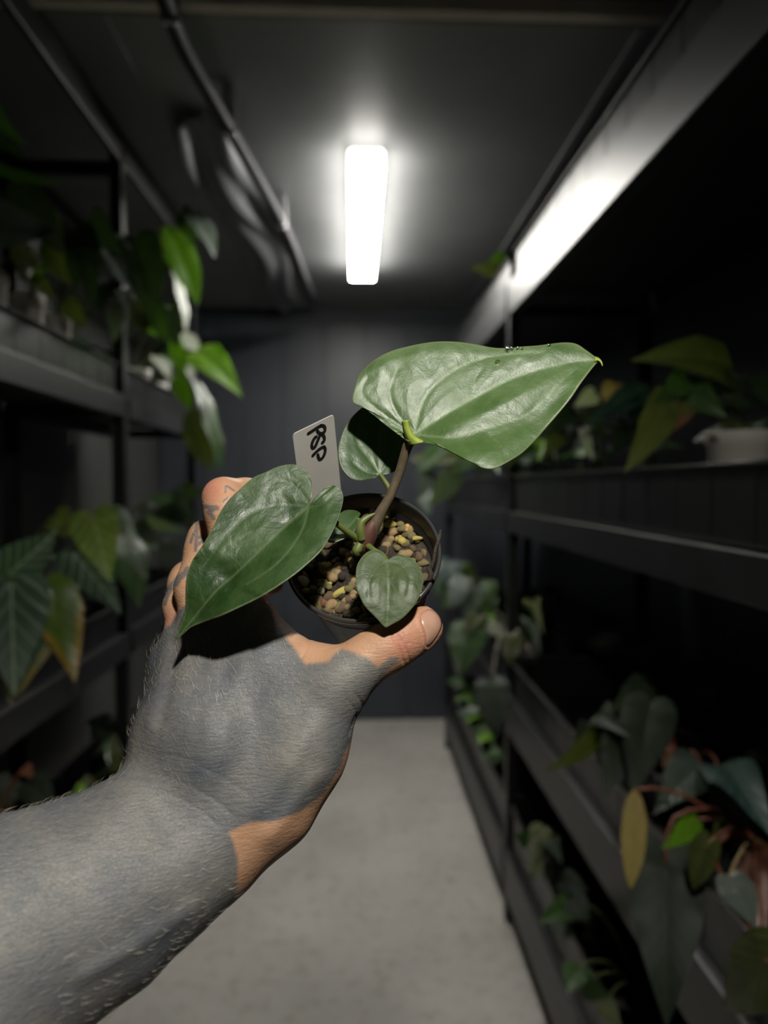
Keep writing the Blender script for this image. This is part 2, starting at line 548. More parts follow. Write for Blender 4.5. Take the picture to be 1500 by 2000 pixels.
VOX = .00125
G0 = np.array((-.300, -.262, -.452)); G1 = np.array((.045, .030, -.165))
GN = np.ceil((G1 - G0) / VOX).astype(int) + 1
GX = (G0[0] + VOX * np.arange(GN[0])).astype(np.float32)
GY = (G0[1] + VOX * np.arange(GN[1])).astype(np.float32)
GZ = (G0[2] + VOX * np.arange(GN[2])).astype(np.float32)


def cone_d(X, Y, Z, a, b):
    ax, ay, az, ra = a; bx, by, bz, rb = b
    dx, dy, dz = bx - ax, by - ay, bz - az
    L2 = dx * dx + dy * dy + dz * dz + 1e-12
    t = np.clip(((X - ax) * dx + (Y - ay) * dy + (Z - az) * dz) / L2, 0, 1)
    return np.sqrt((X - ax - t * dx) ** 2 + (Y - ay - t * dy) ** 2 + (Z - az - t * dz) ** 2) - (ra + (rb - ra) * t)


def smin(a, b, k):
    h = np.maximum(k - np.abs(a - b), 0) / k
    return np.minimum(a, b) - h * h * k * .25


def field(segs, k, base=None):
    D = np.full(GN, .05, np.float32) if base is None else base
    for a, b in segs:
        mg = .03
        lo = [min(a[i], b[i]) - max(a[3], b[3]) - mg for i in range(3)]
        hi = [max(a[i], b[i]) + max(a[3], b[3]) + mg for i in range(3)]
        sl = []
        for i, g in enumerate((GX, GY, GZ)):
            sl.append(slice(int(np.searchsorted(g, lo[i])), int(np.searchsorted(g, hi[i]))))
        X = GX[sl[0]][:, None, None]; Y = GY[sl[1]][None, :, None]; Z = GZ[sl[2]][None, None, :]
        d = cone_d(X, Y, Z, a, b).astype(np.float32)
        sub = D[sl[0], sl[1], sl[2]]
        D[sl[0], sl[1], sl[2]] = smin(sub, d, k)
    return D


def chain(*pts):
    return list(zip(pts[:-1], pts[1:]))


ELR = K(-330, 2190, .222, .036); ELU = K(-330, 2010, .235, .036)
palm = []
# forearm: radius and ulna side
palm += chain(ELR, K(40, 1895, .272, .0305), K(215, 1790, .287, .0268), K(330, 1702, .300, .0225), K(405, 1645, .309, .0205))
palm += chain(ELU, K(0, 1752, .278, .0275), K(150, 1680, .293, .0225), K(262, 1618, .305, .0185), K(330, 1585, .315, .0185))
palm += chain(K(330, 1702, .300, .0225), K(262, 1618, .305, .0185))
palm += chain(K(60, 1830, .272, .029), K(220, 1720, .290, .0235))
# metacarpals
WR, WU = K(405, 1640, .311, .0195), K(330, 1585, .317, .0180)
palm += chain(WR, K(455, 1480, .320, .0185), K(487, 1255, .345, .0135))
palm += chain(K(385, 1610, .313, .0195), K(415, 1440, .320, .0185), K(425, 1250, .348, .0140))
palm += chain(WU, K(365, 1420, .326, .0180), K(374, 1262, .356, .0135))
palm += chain(WU, K(334, 1450, .332, .0145), K(340, 1300, .362, .0115))
palm += chain(K(440, 1480, .345, .016), K(430, 1300, .365, .013))        # palm side flesh
palm += chain(K(370, 1480, .350, .014), K(370, 1330, .372, .012))
# thumb metacarpal and ball
palm += chain(K(430, 1640, .312, .0205), K(520, 1560, .318, .0205), K(585, 1465, .322, .0190), K(652, 1350, .325, .0140))
palm += chain(K(500, 1560, .335, .018), K(600, 1420, .342, .014))
# web between thumb and index
palm += chain(K(500, 1222, .346, .0105), K(548, 1280, .342, .0095), K(600, 1310, .333, .0100), K(650, 1318, .329, .0120))
palm += chain(K(520, 1300, .332, .0125), K(585, 1370, .328, .0135))
palm += chain(K(530, 1400, .327, .0165), K(470, 1330, .338, .0150))
D = field(palm, .012)
thumb = chain(K(652, 1350, .325, .0140), K(680, 1318, .325, .0122), K(714, 1290, .326, .0110), K(752, 1266, .328, .0113), K(785, 1247, .331, .0108), K(815, 1230, .335, .0098), K(828, 1222, .337, .0086))
D = field(thumb, .004, D)
fing = [
    chain(K(487, 1250, .346, .0125), K(458, 1110, .352, .0108), K(440, 1000, .360, .0100), K(437, 974, .366, .0103), K(480, 972, .378, .0098), K(560, 985, .398, .0092), K(640, 1020, .412, .0085)),
    chain(K(408, 1242, .350, .0128), K(385, 1150, .362, .0108), K(400, 1075, .375, .0099), K(407, 1052, .380, .0100), K(440, 1045, .394, .0098), K(540, 1060, .414, .0092), K(620, 1090, .424, .0085)),
    chain(K(374, 1255, .358, .0122), K(358, 1185, .374, .0098), K(364, 1142, .388, .0093), K(369, 1131, .394, .0095), K(420, 1112, .408, .0092), K(500, 1100, .424, .0086), K(580, 1090, .436, .0080)),
    chain(K(340, 1295, .360, .0105), K(352, 1235, .384, .0088), K(366, 1205, .400, .0085), K(410, 1180, .418, .0080), K(460, 1165, .432, .0075), K(530, 1140, .442, .0072)),
]
FF = None
for c in fing:
    fd = field(c, .004)
    FF = fd if FF is None else smin(FF, fd, .0015)
D = smin(D, FF, .007)
del FF


def surface_nets(D):
    ins = D < 0
    n0, n1, n2 = D.shape
    cnt = np.zeros((n0 - 1, n1 - 1, n2 - 1), np.int8)
    for i in (0, 1):
        for j in (0, 1):
            for k in (0, 1):
                cnt += ins[i:n0 - 1 + i, j:n1 - 1 + j, k:n2 - 1 + k]
    act = (cnt > 0) & (cnt < 8)
    I, J, Kk = np.nonzero(act)
    idx = np.full(act.shape, -1, np.int32)
    idx[I, J, Kk] = np.arange(len(I))
    acc = np.zeros((len(I), 3)); num = np.zeros(len(I))
    cor = [(i, j, k) for i in (0, 1) for j in (0, 1) for k in (0, 1)]
    for a in cor:
        for ax in range(3):
            if a[ax]: continue
            b = list(a); b[ax] = 1
            da = D[I + a[0], J + a[1], Kk + a[2]]; db = D[I + b[0], J + b[1], Kk + b[2]]
            c = (da < 0) != (db < 0)
            t = np.where(c, da / np.where(c, da - db, 1), 0)
            p = np.array(a, float)[None, :].repeat(len(I), 0); p[:, ax] += t
            acc[c] += p[c]; num[c] += 1
    V = (np.stack([I, J, Kk], 1) + acc / num[:, None]) * VOX + G0
    faces = []
    for ax in range(3):
        a = ins[tuple(slice(0, -1) if q == ax else slice(None) for q in range(3))]
        b = ins[tuple(slice(1, None) if q == ax else slice(None) for q in range(3))]
        E = np.argwhere(a != b)
        o1, o2 = [(1, 2), (2, 0), (0, 1)][ax]
        ok = (E[:, o1] > 0) & (E[:, o2] > 0) & (E[:, o1] < D.shape[o1] - 1) & (E[:, o2] < D.shape[o2] - 1)
        E = E[ok]
        s = ins[E[:, 0], E[:, 1], E[:, 2]]

        def cell(d1, d2):
            q = E.copy(); q[:, o1] -= d1; q[:, o2] -= d2
            return idx[q[:, 0], q[:, 1], q[:, 2]]
        quad = np.stack([cell(1, 1), cell(0, 1), cell(0, 0), cell(1, 0)], 1)
        quad[~s] = quad[~s][:, ::-1]
        faces.append(quad)
    return V, np.concatenate(faces)


HV, HF = surface_nets(D)


def sample_D(p):
    """trilinear lookup of the hand field at camera-space points"""
    q = (p - G0) / VOX
    q = np.clip(q, 0, np.array(D.shape) - 1.001)
    i = q.astype(int); t = q - i
    r = 0
    for a in (0, 1):
        for b in (0, 1):
            for c in (0, 1):
                w = (t[:, 0] if a else 1 - t[:, 0]) * (t[:, 1] if b else 1 - t[:, 1]) * (t[:, 2] if c else 1 - t[:, 2])
                r = r + w * D[i[:, 0] + a, i[:, 1] + b, i[:, 2] + c]
    return r


def hand_depth(px, py):
    """lens-axis distance of the hand surface seen through pixels"""
    px = np.asarray(px, float); py = np.asarray(py, float)
    dirv = np.stack([(px - 750) / F_PX, -(py - 1000) / F_PX, -np.ones_like(px)], 1)
    d = np.full(len(px), .21)
    for _ in range(90):
        d = d + np.maximum(sample_D(dirv * d[:, None]), 0) * .8
    return d


def poly_sd(px, py, poly):
    """signed distance in pixels, negative inside"""
    poly = np.array(poly, float); n = len(poly)
    dmin = np.full(px.shape, 1e9); inside = np.zeros(px.shape, bool)
    for i in range(n):
        a = poly[i]; b = poly[(i + 1) % n]
        e = b - a
        t = np.clip(((px - a[0]) * e[0] + (py - a[1]) * e[1]) / (e @ e + 1e-9), 0, 1)
        dmin = np.minimum(dmin, np.hypot(px - a[0] - t * e[0], py - a[1] - t * e[1]))
        c = ((a[1] > py) != (b[1] > py)) & (px < (b[0] - a[0]) * (py - a[1]) / (b[1] - a[1] + 1e-12) + a[0])
        inside ^= c
    return np.where(inside, -dmin, dmin)


def line_dist(px, py, pl):
    pl = np.array(pl, float); dmin = np.full(px.shape, 1e9); tt = np.zeros(px.shape)
    seg = np.hypot(*(pl[1:] - pl[:-1]).T); cum = np.concatenate([[0], np.cumsum(seg)])
    for i in range(len(pl) - 1):
        e = pl[i + 1] - pl[i]
        t = np.clip(((px - pl[i][0]) * e[0] + (py - pl[i][1]) * e[1]) / (e @ e + 1e-9), 0, 1)
        dd = np.hypot(px - pl[i][0] - t * e[0], py - pl[i][1] - t * e[1])
        m = dd < dmin
        dmin = np.where(m, dd, dmin); tt = np.where(m, (cum[i] + t * seg[i]) / cum[-1], tt)
    return dmin, tt


def sstep(x, a, b):
    t = np.clip((x - a) / (b - a), 0, 1)
    return t * t * (3 - 2 * t)


# refine the visible hand once so that the ink edges and creases are crisp
def refine(V, F):
    nv = len(V)
    e = np.sort(np.concatenate([F[:, [0, 1]], F[:, [1, 2]], F[:, [2, 3]], F[:, [3, 0]]]), 1)
    u, inv = np.unique(e, axis=0, return_inverse=True)
    inv = inv.reshape(-1)
    n = len(F)
    em = (V[u[:, 0]] + V[u[:, 1]]) / 2
    fm = V[F].mean(1)
    VV = np.concatenate([V, em, fm])
    a, b, c, d = (nv + inv[i * n:(i + 1) * n] for i in range(4))
    m = nv + len(u) + np.arange(n)
    Q = np.concatenate([np.stack([F[:, 0], a, m, d], 1), np.stack([F[:, 1], b, m, a], 1), np.stack([F[:, 2], c, m, b], 1), np.stack([F[:, 3], d, m, c], 1)])
    return VV, Q


def normals(V, F):
    n = np.cross(V[F[:, 2]] - V[F[:, 0]], V[F[:, 3]] - V[F[:, 1]])
    N = np.zeros_like(V)
    for i in range(4): np.add.at(N, F[:, i], n)
    return N / (np.linalg.norm(N, axis=1, keepdims=True) + 1e-12)


def relax(V, F, it):
    for _ in range(it):
        S = np.zeros_like(V); C = np.zeros(len(V))
        for i in range(4):
            for j in (1, 3):
                np.add.at(S, F[:, i], V[F[:, (i + j) % 4]]); np.add.at(C, F[:, i], 1)
        V = V * .5 + .5 * S / C[:, None]
    return V


HV = relax(HV, HF, 3)
HV, HF = refine(HV, HF)
HV = relax(HV, HF, 2)
HN = normals(HV, HF)
hx = 750 + F_PX * HV[:, 0] / -HV[:, 2]; hy = 1000 - F_PX * HV[:, 1] / -HV[:, 2]
facing = -(HV * HN).sum(1) / np.linalg.norm(HV, axis=1)
front = facing > -.15

# creases and tendons as relief
disp = np.zeros(len(HV))
creases = [
    ([(758, 1224), (772, 1250), (784, 1278), (790, 1302)], 3.0, .00055), ([(772, 1232), (790, 1262), (799, 1284), (801, 1300)], 2.5, .0004),
    ([(786, 1232), (797, 1250), (800, 1262)], 2.0, .00025), ([(777, 1238), (783, 1252), (790, 1246)], 2, .0003),
    ([(700, 1392), (690, 1412), (680, 1440)], 3, .0006), ([(690, 1350), (706, 1372), (709, 1388)], 3, .0003), ([(676, 1362), (694, 1388), (698, 1404)], 3, .0003),
    ([(250, 1520), (300, 1512), (360, 1530), (430, 1570), (470, 1610)], 5, .00022), ([(262, 1545), (330, 1550), (400, 1590), (440, 1630)], 5, .00018),
    ([(275, 1480), (340, 1475), (420, 1510), (500, 1560)], 5, .00014), ([(560, 1195), (585, 1225), (607, 1252)], 3, .00035), ([(585, 1290), (600, 1265), (606, 1240)], 3, .0003),
    ([(340, 1235), (330, 1330), (305, 1430)], 15, .0013),
]
for pl, w, dp in creases:
    dd, tt = line_dist(hx, hy, catmull(pl, 5))
    disp -= dp * np.exp(-(dd / w) ** 2) * sstep(tt, 0, .15) * sstep(1 - tt, 0, .15) * front
tend = [([(400, 1590), (440, 1420), (480, 1240)], 20, .0005), ([(380, 1570), (405, 1420), (420, 1235)], 20, .0005), ([(350, 1560), (368, 1420), (372, 1250)], 20, .0004),
        ([(480, 1620), (560, 1500), (640, 1370)], 22, .0006), ([(505, 1660), (575, 1570), (640, 1490)], 18, .0012), ([(120, 1930), (260, 1850), (420, 1740)], 18, .0012)]
for pl, w, dp in tend:
    dd, tt = line_dist(hx, hy, catmull(pl, 5))
    disp += dp * np.exp(-(dd / w) ** 2) * sstep(tt, 0, .2) * sstep(1 - tt, 0, .2) * front
# nail bed groove
NAIL = catmull([(828, 1193), (840, 1189), (852, 1195), (861, 1208), (863, 1222), (857, 1238), (848, 1252), (838, 1263), (832, 1262), (832, 1248), (828, 1232), (822, 1215), (821, 1202)], 4, True)
nd = poly_sd(hx, hy, NAIL)
nearth = front & (hx > 790) & (hy < 1300)
disp += np.where(nearth, .00035 * np.exp(-((nd - 4) / 3) ** 2) - .0004 * sstep(-nd, -1, 3), 0)
HV = HV + HN * disp[:, None]

# ink: where the solid tattoo lies on the skin
SKIN_UP = [(200, 1000), (300, 1208), (318, 1226), (332, 1222), (345, 1195), (380, 1168), (440, 1150), (500, 1160), (524, 1180), (548, 1228), (572, 1262), (598, 1297), (622, 1295), (640, 1290), (652, 1277), (668, 1266),
           (690, 1274), (716, 1284), (738, 1302), (750, 1293), (762, 1283), (779, 1284), (776, 1295), (757, 1310), (744, 1330), (734, 1344), (722, 1372), (760, 1380), (950, 1300), (950, 800), (200, 800)]
SKIN_LOW = [(447, 1626), (480, 1610), (545, 1600), (590, 1582), (630, 1552), (660, 1510), (690, 1440), (760, 1440), (700, 1600), (560, 1760), (462, 1760), (466, 1712), (464, 1675), (456, 1646)]
sk = np.minimum(poly_sd(hx, hy, SKIN_UP), poly_sd(hx, hy, SKIN_LOW))
jit = 1.2 * np.sin(hx * .11) * np.cos(hy * .09) + .5 * np.sin(hx * .43 + hy * .31)
ink = sstep(sk + jit, -5, 6)
palmside = (~front) & (hy < 1560) & (HV[:, 2] < -.325)
ink = np.where(palmside, 0, ink)
marks = [([(387, 990), (405, 990), (424, 992)], 5), ([(421, 992), (408, 1000), (412, 1004), (417, 1012)], 5), ([(384, 1020), (384, 1045), (382, 1075)], 4), ([(386, 1050), (400, 1048)], 4), ([(388, 1062), (398, 1056)], 4),
         ([(343, 1140), (350, 1128), (362, 1120), (366, 1112)], 7), ([(372, 1060), (379, 1040), (386, 1034)], 3), ([(326, 1160), (335, 1145), (345, 1135)], 7), ([(322, 1180), (328, 1160)], 4),
         ([(443, 949), (457, 958)], 2.2), ([(440, 962), (441, 950)], 1.8), ([(435, 980), (444, 972)], 1.8)]
for pl, w in marks:
    dd, tt = line_dist(hx, hy, pl)
    ink = np.maximum(ink, .85 * (1 - sstep(dd, w * .5, w * 1.3)) * front)
red = np.zeros(len(HV))
for cx, cy, r in ((412, 955, 28), (790, 1255, 34), (322, 1212, 16), (840, 1225, 36), (352, 1205, 18)):
    red = np.maximum(red, np.exp(-(((hx - cx) ** 2 + (hy - cy) ** 2) / r ** 2)) * front)


def skin_mat():
    m, nt, b = new_mat('skin_inked')
    L = nt.links
    tc = nt.nodes.new('ShaderNodeTexCoord')
    ai = nt.nodes.new('ShaderNodeAttribute'); ai.attribute_name = 'ink'
    ar = nt.nodes.new('ShaderNodeAttribute'); ar.attribute_name = 'flush'
    n1 = node(nt, 'ShaderNodeTexNoise', Scale=90.0, Detail=5); L.new(tc.outputs['Object'], n1.inputs['Vector'])
    n2 = node(nt, 'ShaderNodeTexNoise', Scale=24.0, Detail=7, Roughness=.62); L.new(tc.outputs['Object'], n2.inputs['Vector'])
    skin = ramp(nt, n1.outputs['Fac'], [(.3, (.42, .235, .135)), (.7, (.50, .295, .18))])
    mr = node(nt, 'ShaderNodeMix', _data_type='RGBA'); L.new(ar.outputs['Fac'], mr.inputs['Factor'])
    L.new(skin, mr.inputs['A']); mr.inputs['B'].default_value = (.46, .185, .125, 1)
    inkc = ramp(nt, n2.outputs['Fac'], [(.32, (.078, .088, .104)), (.48, (.125, .127, .127)), (.66, (.190, .180, .160))])
    mx = node(nt, 'ShaderNodeMix', _data_type='RGBA'); L.new(ai.outputs['Fac'], mx.inputs['Factor'])
    L.new(mr.outputs['Result'], mx.inputs['A']); L.new(inkc, mx.inputs['B'])
    # fine stretched skin lines
    def mapped(rot, sc):
        mp = node(nt, 'ShaderNodeMapping'); mp.inputs['Rotation'].default_value = rot; mp.inputs['Scale'].default_value = sc
        L.new(tc.outputs['Object'], mp.inputs['Vector']); return mp.outputs[0]

    def mth(op, p, q):
        n = nt.nodes.new('ShaderNodeMath'); n.operation = op
        for i, z in enumerate((p, q)):
            if isinstance(z, (int, float)): n.inputs[i].default_value = z
            else: L.new(z, n.inputs[i])
        return n.outputs[0]
    n3 = node(nt, 'ShaderNodeTexNoise', Scale=1.0, Detail=3, Roughness=.55, Distortion=.6); L.new(mapped((0, math.radians(14), 0), (190, 330, 1050)), n3.inputs['Vector'])
    vo = node(nt, 'ShaderNodeTexVoronoi', _feature='DISTANCE_TO_EDGE', Scale=1.0); L.new(mapped((0, math.radians(-20), 0), (480, 520, 800)), vo.inputs['Vector'])
    lines = node(nt, 'ShaderNodeMapRange'); L.new(n3.outputs['Fac'], lines.inputs[0]); lines.inputs[1].default_value = .36; lines.inputs[2].default_value = .58
    vr = node(nt, 'ShaderNodeMapRange'); L.new(vo.outputs['Distance'], vr.inputs[0]); vr.inputs[2].default_value = .16
    hgt = mth('ADD', mth('MULTIPLY', lines.outputs[0], .65), mth('MULTIPLY', vr.outputs[0], .35))
    bp = node(nt, 'ShaderNodeBump', Strength=.50, Distance=.0003); L.new(hgt, bp.inputs['Height'])
    L.new(bp.outputs['Normal'], b.inputs['Normal'])
    # base colour of inked areas darkened a little in the fine lines
    dk = node(nt, 'ShaderNodeMapRange'); L.new(hgt, dk.inputs[0]); dk.inputs[1].default_value = .1; dk.inputs[2].default_value = .75; dk.inputs[3].default_value = .84; dk.inputs[4].default_value = 1.04
    cmb = nt.nodes.new('ShaderNodeCombineColor')
    for i in range(3): L.new(dk.outputs[0], cmb.inputs[i])
    ml = node(nt, 'ShaderNodeMix', _data_type='RGBA', _blend_type='MULTIPLY'); L.new(ai.outputs['Fac'], ml.inputs['Factor'])
    L.new(mx.outputs['Result'], ml.inputs['A']); L.new(cmb.outputs[0], ml.inputs['B'])
    L.new(ml.outputs['Result'], b.inputs['Base Color'])
    b.inputs['Roughness'].default_value = .50
    b.inputs['Specular IOR Level'].default_value = .42
    sw = nt.nodes.new('ShaderNodeMath'); sw.operation = 'MULTIPLY_ADD'; L.new(ai.outputs['Fac'], sw.inputs[0]); sw.inputs[1].default_value = -.22; sw.inputs[2].default_value = .25
    L.new(sw.outputs[0], b.inputs['Subsurface Weight'])
    b.inputs['Subsurface Radius'].default_value = (1.0, .45, .25)
    b.inputs['Subsurface Scale'].default_value = .003
    return m


def fast_mesh(name, V, F, mat):
    me = bpy.data.meshes.new(name)
    me.vertices.add(len(V)); me.vertices.foreach_set('co', np.ascontiguousarray(V, np.float32).ravel())
    me.loops.add(F.size); me.loops.foreach_set('vertex_index', np.ascontiguousarray(F, np.int32).ravel())
    me.polygons.add(len(F)); me.polygons.foreach_set('loop_start', np.arange(0, F.size, F.shape[1], dtype=np.int32))
    me.update(calc_edges=True)
    me.polygons.foreach_set('use_smooth', np.ones(len(F), bool))
    me.materials.append(mat)
    return me


def add_attr(me, name, vals):
    a = me.attributes.new(name, 'FLOAT', 'POINT')
    a.data.foreach_set('value', np.ascontiguousarray(vals, np.float32))


me = fast_mesh('person', c2w(HV), HF, skin_mat())
add_attr(me, 'ink', ink); add_attr(me, 'flush', red * .8)
person = bpy.data.objects.new('person', me)
COL.objects.link(person)
tag(person, 'left hand and forearm with solid grey ink, holding up the small black pot', 'person')

# thumb nail: a plate lying in the nail bed
M['nail'] = mat_noise('nail', (.42, .24, .165), (.48, .29, .21), 120, 0.3, 0.02, 60, coat=.3)
cx, cy = 842, 1224
nv_, nf_ = [], []
NR = 8
pxs = np.concatenate([[cx]] + [cx + (NAIL[:, 0] - cx) * r / NR * .97 for r in range(1, NR + 1)])
pys = np.concatenate([[cy]] + [cy + (NAIL[:, 1] - cy) * r / NR * .97 for r in range(1, NR + 1)])
pin = np.concatenate([[0]] + [np.full(len(NAIL), r / NR) for r in range(1, NR + 1)])
dep = hand_depth(pxs, pys)
dd0 = np.array([.3] * len(pxs))
nail_pts = np.array([Pc(a, b_, d - .0002 + .0005 * q ** 4) for a, b_, d, q in zip(pxs, pys, np.minimum(dep, .352), pin)])
nN = len(NAIL)
nf_ = [(0, 1 + (k + 1) % nN, 1 + k) for k in range(nN)]
for r in range(NR - 1):
    for k in range(nN):
        a = 1 + r * nN; b_ = 1 + (r + 1) * nN; k2 = (k + 1) % nN
        nf_.append((a + k, a + k2, b_ + k2, b_ + k))
o = mesh_obj('thumb_nail', c2w(nail_pts), nf_, M['nail'], person)
sm_ = o.modifiers.new('solid', 'SOLIDIFY'); sm_.thickness = .0003; sm_.offset = 0
tag(o, 'short clean thumb nail')

# fine pale hairs on the back of hand, wrist and forearm
M['hair'] = mat_noise('arm_hair', (.66, .60, .48), (.80, .74, .62), 60, 0.35)
hz = np.zeros(len(HV))
dens = ((ink > .6) & front & (facing < .98)).astype(float)
# denser on the outer side and the wrist, sparse near the thumb
dens *= .25 + 1.0 * sstep(520 - hx, -60, 200)
dens *= np.where(hy < 1250, .15, 1) * np.where(hy > 1640, .55, 1)
cand = np.nonzero(nrng.rand(len(HV)) < dens * .055)[0]
nrng.shuffle(cand)
cand = cand[:1700]
hv, hf = [], []
for i in cand:
    p = HV[i]; n = HN[i]
    # hairs sweep towards the little-finger side of the hand, and along the arm
    flow = np.array((-.25, .9, .1)) if hy[i] < 1560 else np.array((.75, .15, -.1))
    if hx[i] < 330 and hy[i] < 1560: flow = np.array((.8, .45, .2))
    flow = flow + nrng.randn(3) * .2
    flow = flow - n * (flow @ n); flow /= np.linalg.norm(flow) + 1e-9
    Lh = .0024 + .0034 * nrng.rand()
    side = np.cross(n, flow); r0 = .00005
    curve = [p - n * .0004, p + n * Lh * .22 + flow * Lh * .45, p + n * Lh * .30 + flow * Lh]
    b0 = len(hv)
    for q, rr in zip(curve, (r0, r0 * .8, r0 * .2)):
        for a in range(3):
            an = a * 2.0944
            hv.append(q + (side * math.cos(an) + n * math.sin(an)) * rr)
    for s_ in range(2):
        for a in range(3):
            a2 = (a + 1) % 3
            hf.append((b0 + s_ * 3 + a, b0 + s_ * 3 + a2, b0 + s_ * 3 + 3 + a2, b0 + s_ * 3 + 3 + a))
o = mesh_obj('arm_hair', c2w(np.array(hv)), hf, M['hair'], person)
tag(o, 'fine pale hairs', kind='stuff')

# ------------------------------------------------------------------ the plant held in the hand
AX = np.array((-.085, .615, .78)); AX /= np.linalg.norm(AX)
RIMC = Pc(709, 1081, .350)
e1 = np.cross(np.array((0, 1, 0)), AX); e1 /= np.linalg.norm(e1)
e2 = np.cross(AX, e1)
RB = np.stack([e1, e2, AX], 1)                 # pot-local -> camera


def pot2w(v):
    return c2w(np.asarray(v, float) @ RB.T + RIMC)


hero = thing('potted_plant', tuple(pot2w((0, 0, -.062))), 'heart-leaved plant in small round black pot held in the hand', 'potted plant')
prof = [(.0, -.060), (.0245, -.060), (.0255, -.0585), (.0345, -.0085), (.0362, -.0080), (.0368, -.0065), (.0376, -.0010), (.0374, .0), (.0366, .0), (.0362, -.0008), (.0352, -.007), (.0335, -.014), (.0242, -.058), (.0, -.058)]
v, f = lathe(prof, 72)
o = mesh_obj('pot', pot2w(v), f, M['black_pot'], hero)
v, f = lathe([(.0366, -.0034), (.0380, -.0030), (.0384, -.0008), (.0377, .0007), (.0366, .0003), (.0362, -.0020), (.0366, -.0034)], 72)
mesh_obj('pot_rim', pot2w(v), f, M['rim'], hero)  # lightened plastic again, so the rim highlight is partly painted
# substrate bed
v, f = [], []
NRr, NA = 8, 36
for i in range(NRr + 1):
    for k in range(NA):
        r = .0336 * i / NRr; a = 2 * math.pi * k / NA
        v.append((r * math.cos(a), r * math.sin(a), -.0150 + .002 * math.sin(5 * a + i) * (i < NRr) + .003 * (1 - i / NRr)))
for i in range(NRr):
    for k in range(NA):
        k2 = (k + 1) % NA
        f.append((i * NA + k, i * NA + k2, (i + 1) * NA + k2, (i + 1) * NA + k))
mix = mesh_obj('potting_mix', pot2w(v), f, M['soil'], hero)
# stones of the mix, one by one
stone_m = [mat_noise('stone_yellow', (.34, .27, .05), (.48, .40, .11), 160, .55, .3, 500), mat_noise('stone_tan', (.22, .145, .065), (.38, .26, .13), 160, .7, .4, 500),
           mat_noise('stone_brown', (.10, .065, .035), (.20, .13, .07), 200, .8, .5, 500), mat_noise('stone_olive', (.11, .095, .035), (.22, .19, .08), 160, .7, .4, 500),
           mat_noise('stone_orange', (.55, .26, .05), (.65, .38, .12), 160, .6, .3, 500), mat_noise('stone_brick', (.24, .10, .06), (.32, .15, .09), 220, .85, .6, 400),
           mat_noise('stone_dark', (.02, .017, .012), (.06, .048, .03), 160, .8, .5, 400), mat_noise('stone_pale', (.52, .46, .34), (.66, .60, .48), 160, .7, .5, 400)]
shapes = []
for s in range(7):
    bm = bmesh.new()
    bmesh.ops.create_icosphere(bm, subdivisions=2, radius=1)
    off = [Vector((rng.uniform(-1, 1), rng.uniform(-1, 1), rng.uniform(-1, 1))).normalized() for _ in range(7)]
    for vv in bm.verts:
        for q in off:
            d = vv.co.dot(q)
            if d > .62: vv.co -= q * (d - .62) * .75
        vv.co *= 1 + rng.uniform(-.05, .05)
    me = bpy.data.meshes.new('pebble'); bm.to_mesh(me); bm.free()
    me.polygons.foreach_set('use_smooth', [True] * len(me.polygons))
    me.materials.append(stone_m[0])
    shapes.append(me)


def stone(x, y, z, sx, sy, sz, mi, rot=None):
    o = bpy.data.objects.new('pebble', shapes[rng.randrange(7)])
    COL.objects.link(o)
    R3 = Euler(rot or (rng.uniform(-.5, .5), rng.uniform(-.5, .5), rng.uniform(0, 6.3))).to_matrix()
    Rw = Matrix((RCn @ RB).tolist()) @ R3
    o.matrix_basis = Matrix.Translation(Vector(pot2w((x, y, z)))) @ Rw.to_4x4() @ Matrix.Diagonal((sx, sy, sz, 1))
    o.material_slots[0].link = 'OBJECT'; o.material_slots[0].material = stone_m[mi]
    attach(o, mix)
    return o


def pix2pot(px, py, z):
    """where the ray through a pixel meets the plane at height z in the pot"""
    d0 = np.array(((px - 750) / F_PX, -(py - 1000) / F_PX, -1.0))
    t = ((RIMC + AX * z) @ AX) / (d0 @ AX)
    q = (d0 * t - RIMC) @ RB
    return q[0], q[1]


PX = .00025
big = [(691, 990, 11, 7, 5, 1), (729, 988, 8, 7, 6, 3), (735, 995, 8, 6, 6, 0), (712, 1004, 8, 6, 6, 1), (762, 1023, 13, 11, 8, 0), (783, 1017, 9, 8, 6, 3), (797, 1026, 8, 8, 7, 4), (792, 1033, 8, 7, 6, 4), (769, 1001, 10, 5, 5, 2),
       (814, 1049, 12, 7, 6, 0), (803, 1045, 8, 7, 6, 3), (791, 1044, 8, 7, 6, 2), (826, 1097, 12, 10, 7, 3), (757, 1056, 10, 8, 7, 3), (775, 1070, 9, 8, 7, 3), (742, 1044, 8, 8, 6, 1), (587, 1134, 13, 16, 9, 7), (594, 1119, 5, 5, 5, 4),
       (588, 1155, 9, 6, 6, 0), (612, 1148, 9, 9, 7, 1), (626, 1153, 8, 8, 7, 7), (641, 1146, 8, 7, 6, 3), (664, 1155, 19, 9, 8, 0), (630, 1174, 15, 9, 8, 5), (652, 1179, 9, 7, 6, 1), (680, 1168, 12, 8, 7, 2), (694, 1190, 10, 7, 6, 1), (700, 1176, 8, 6, 6, 2),
       (676, 1183, 8, 7, 6, 3), (640, 1190, 9, 6, 6, 3), (612, 1170, 8, 7, 6, 2), (722, 1010, 7, 6, 5, 1), (750, 1080, 8, 8, 7, 2), (790, 1062, 8, 8, 7, 2), (806, 1070, 8, 8, 7, 2), (812, 1085, 9, 7, 7, 6), (700, 990, 6, 6, 5, 2), (745, 1010, 7, 6, 5, 4)]
used = []
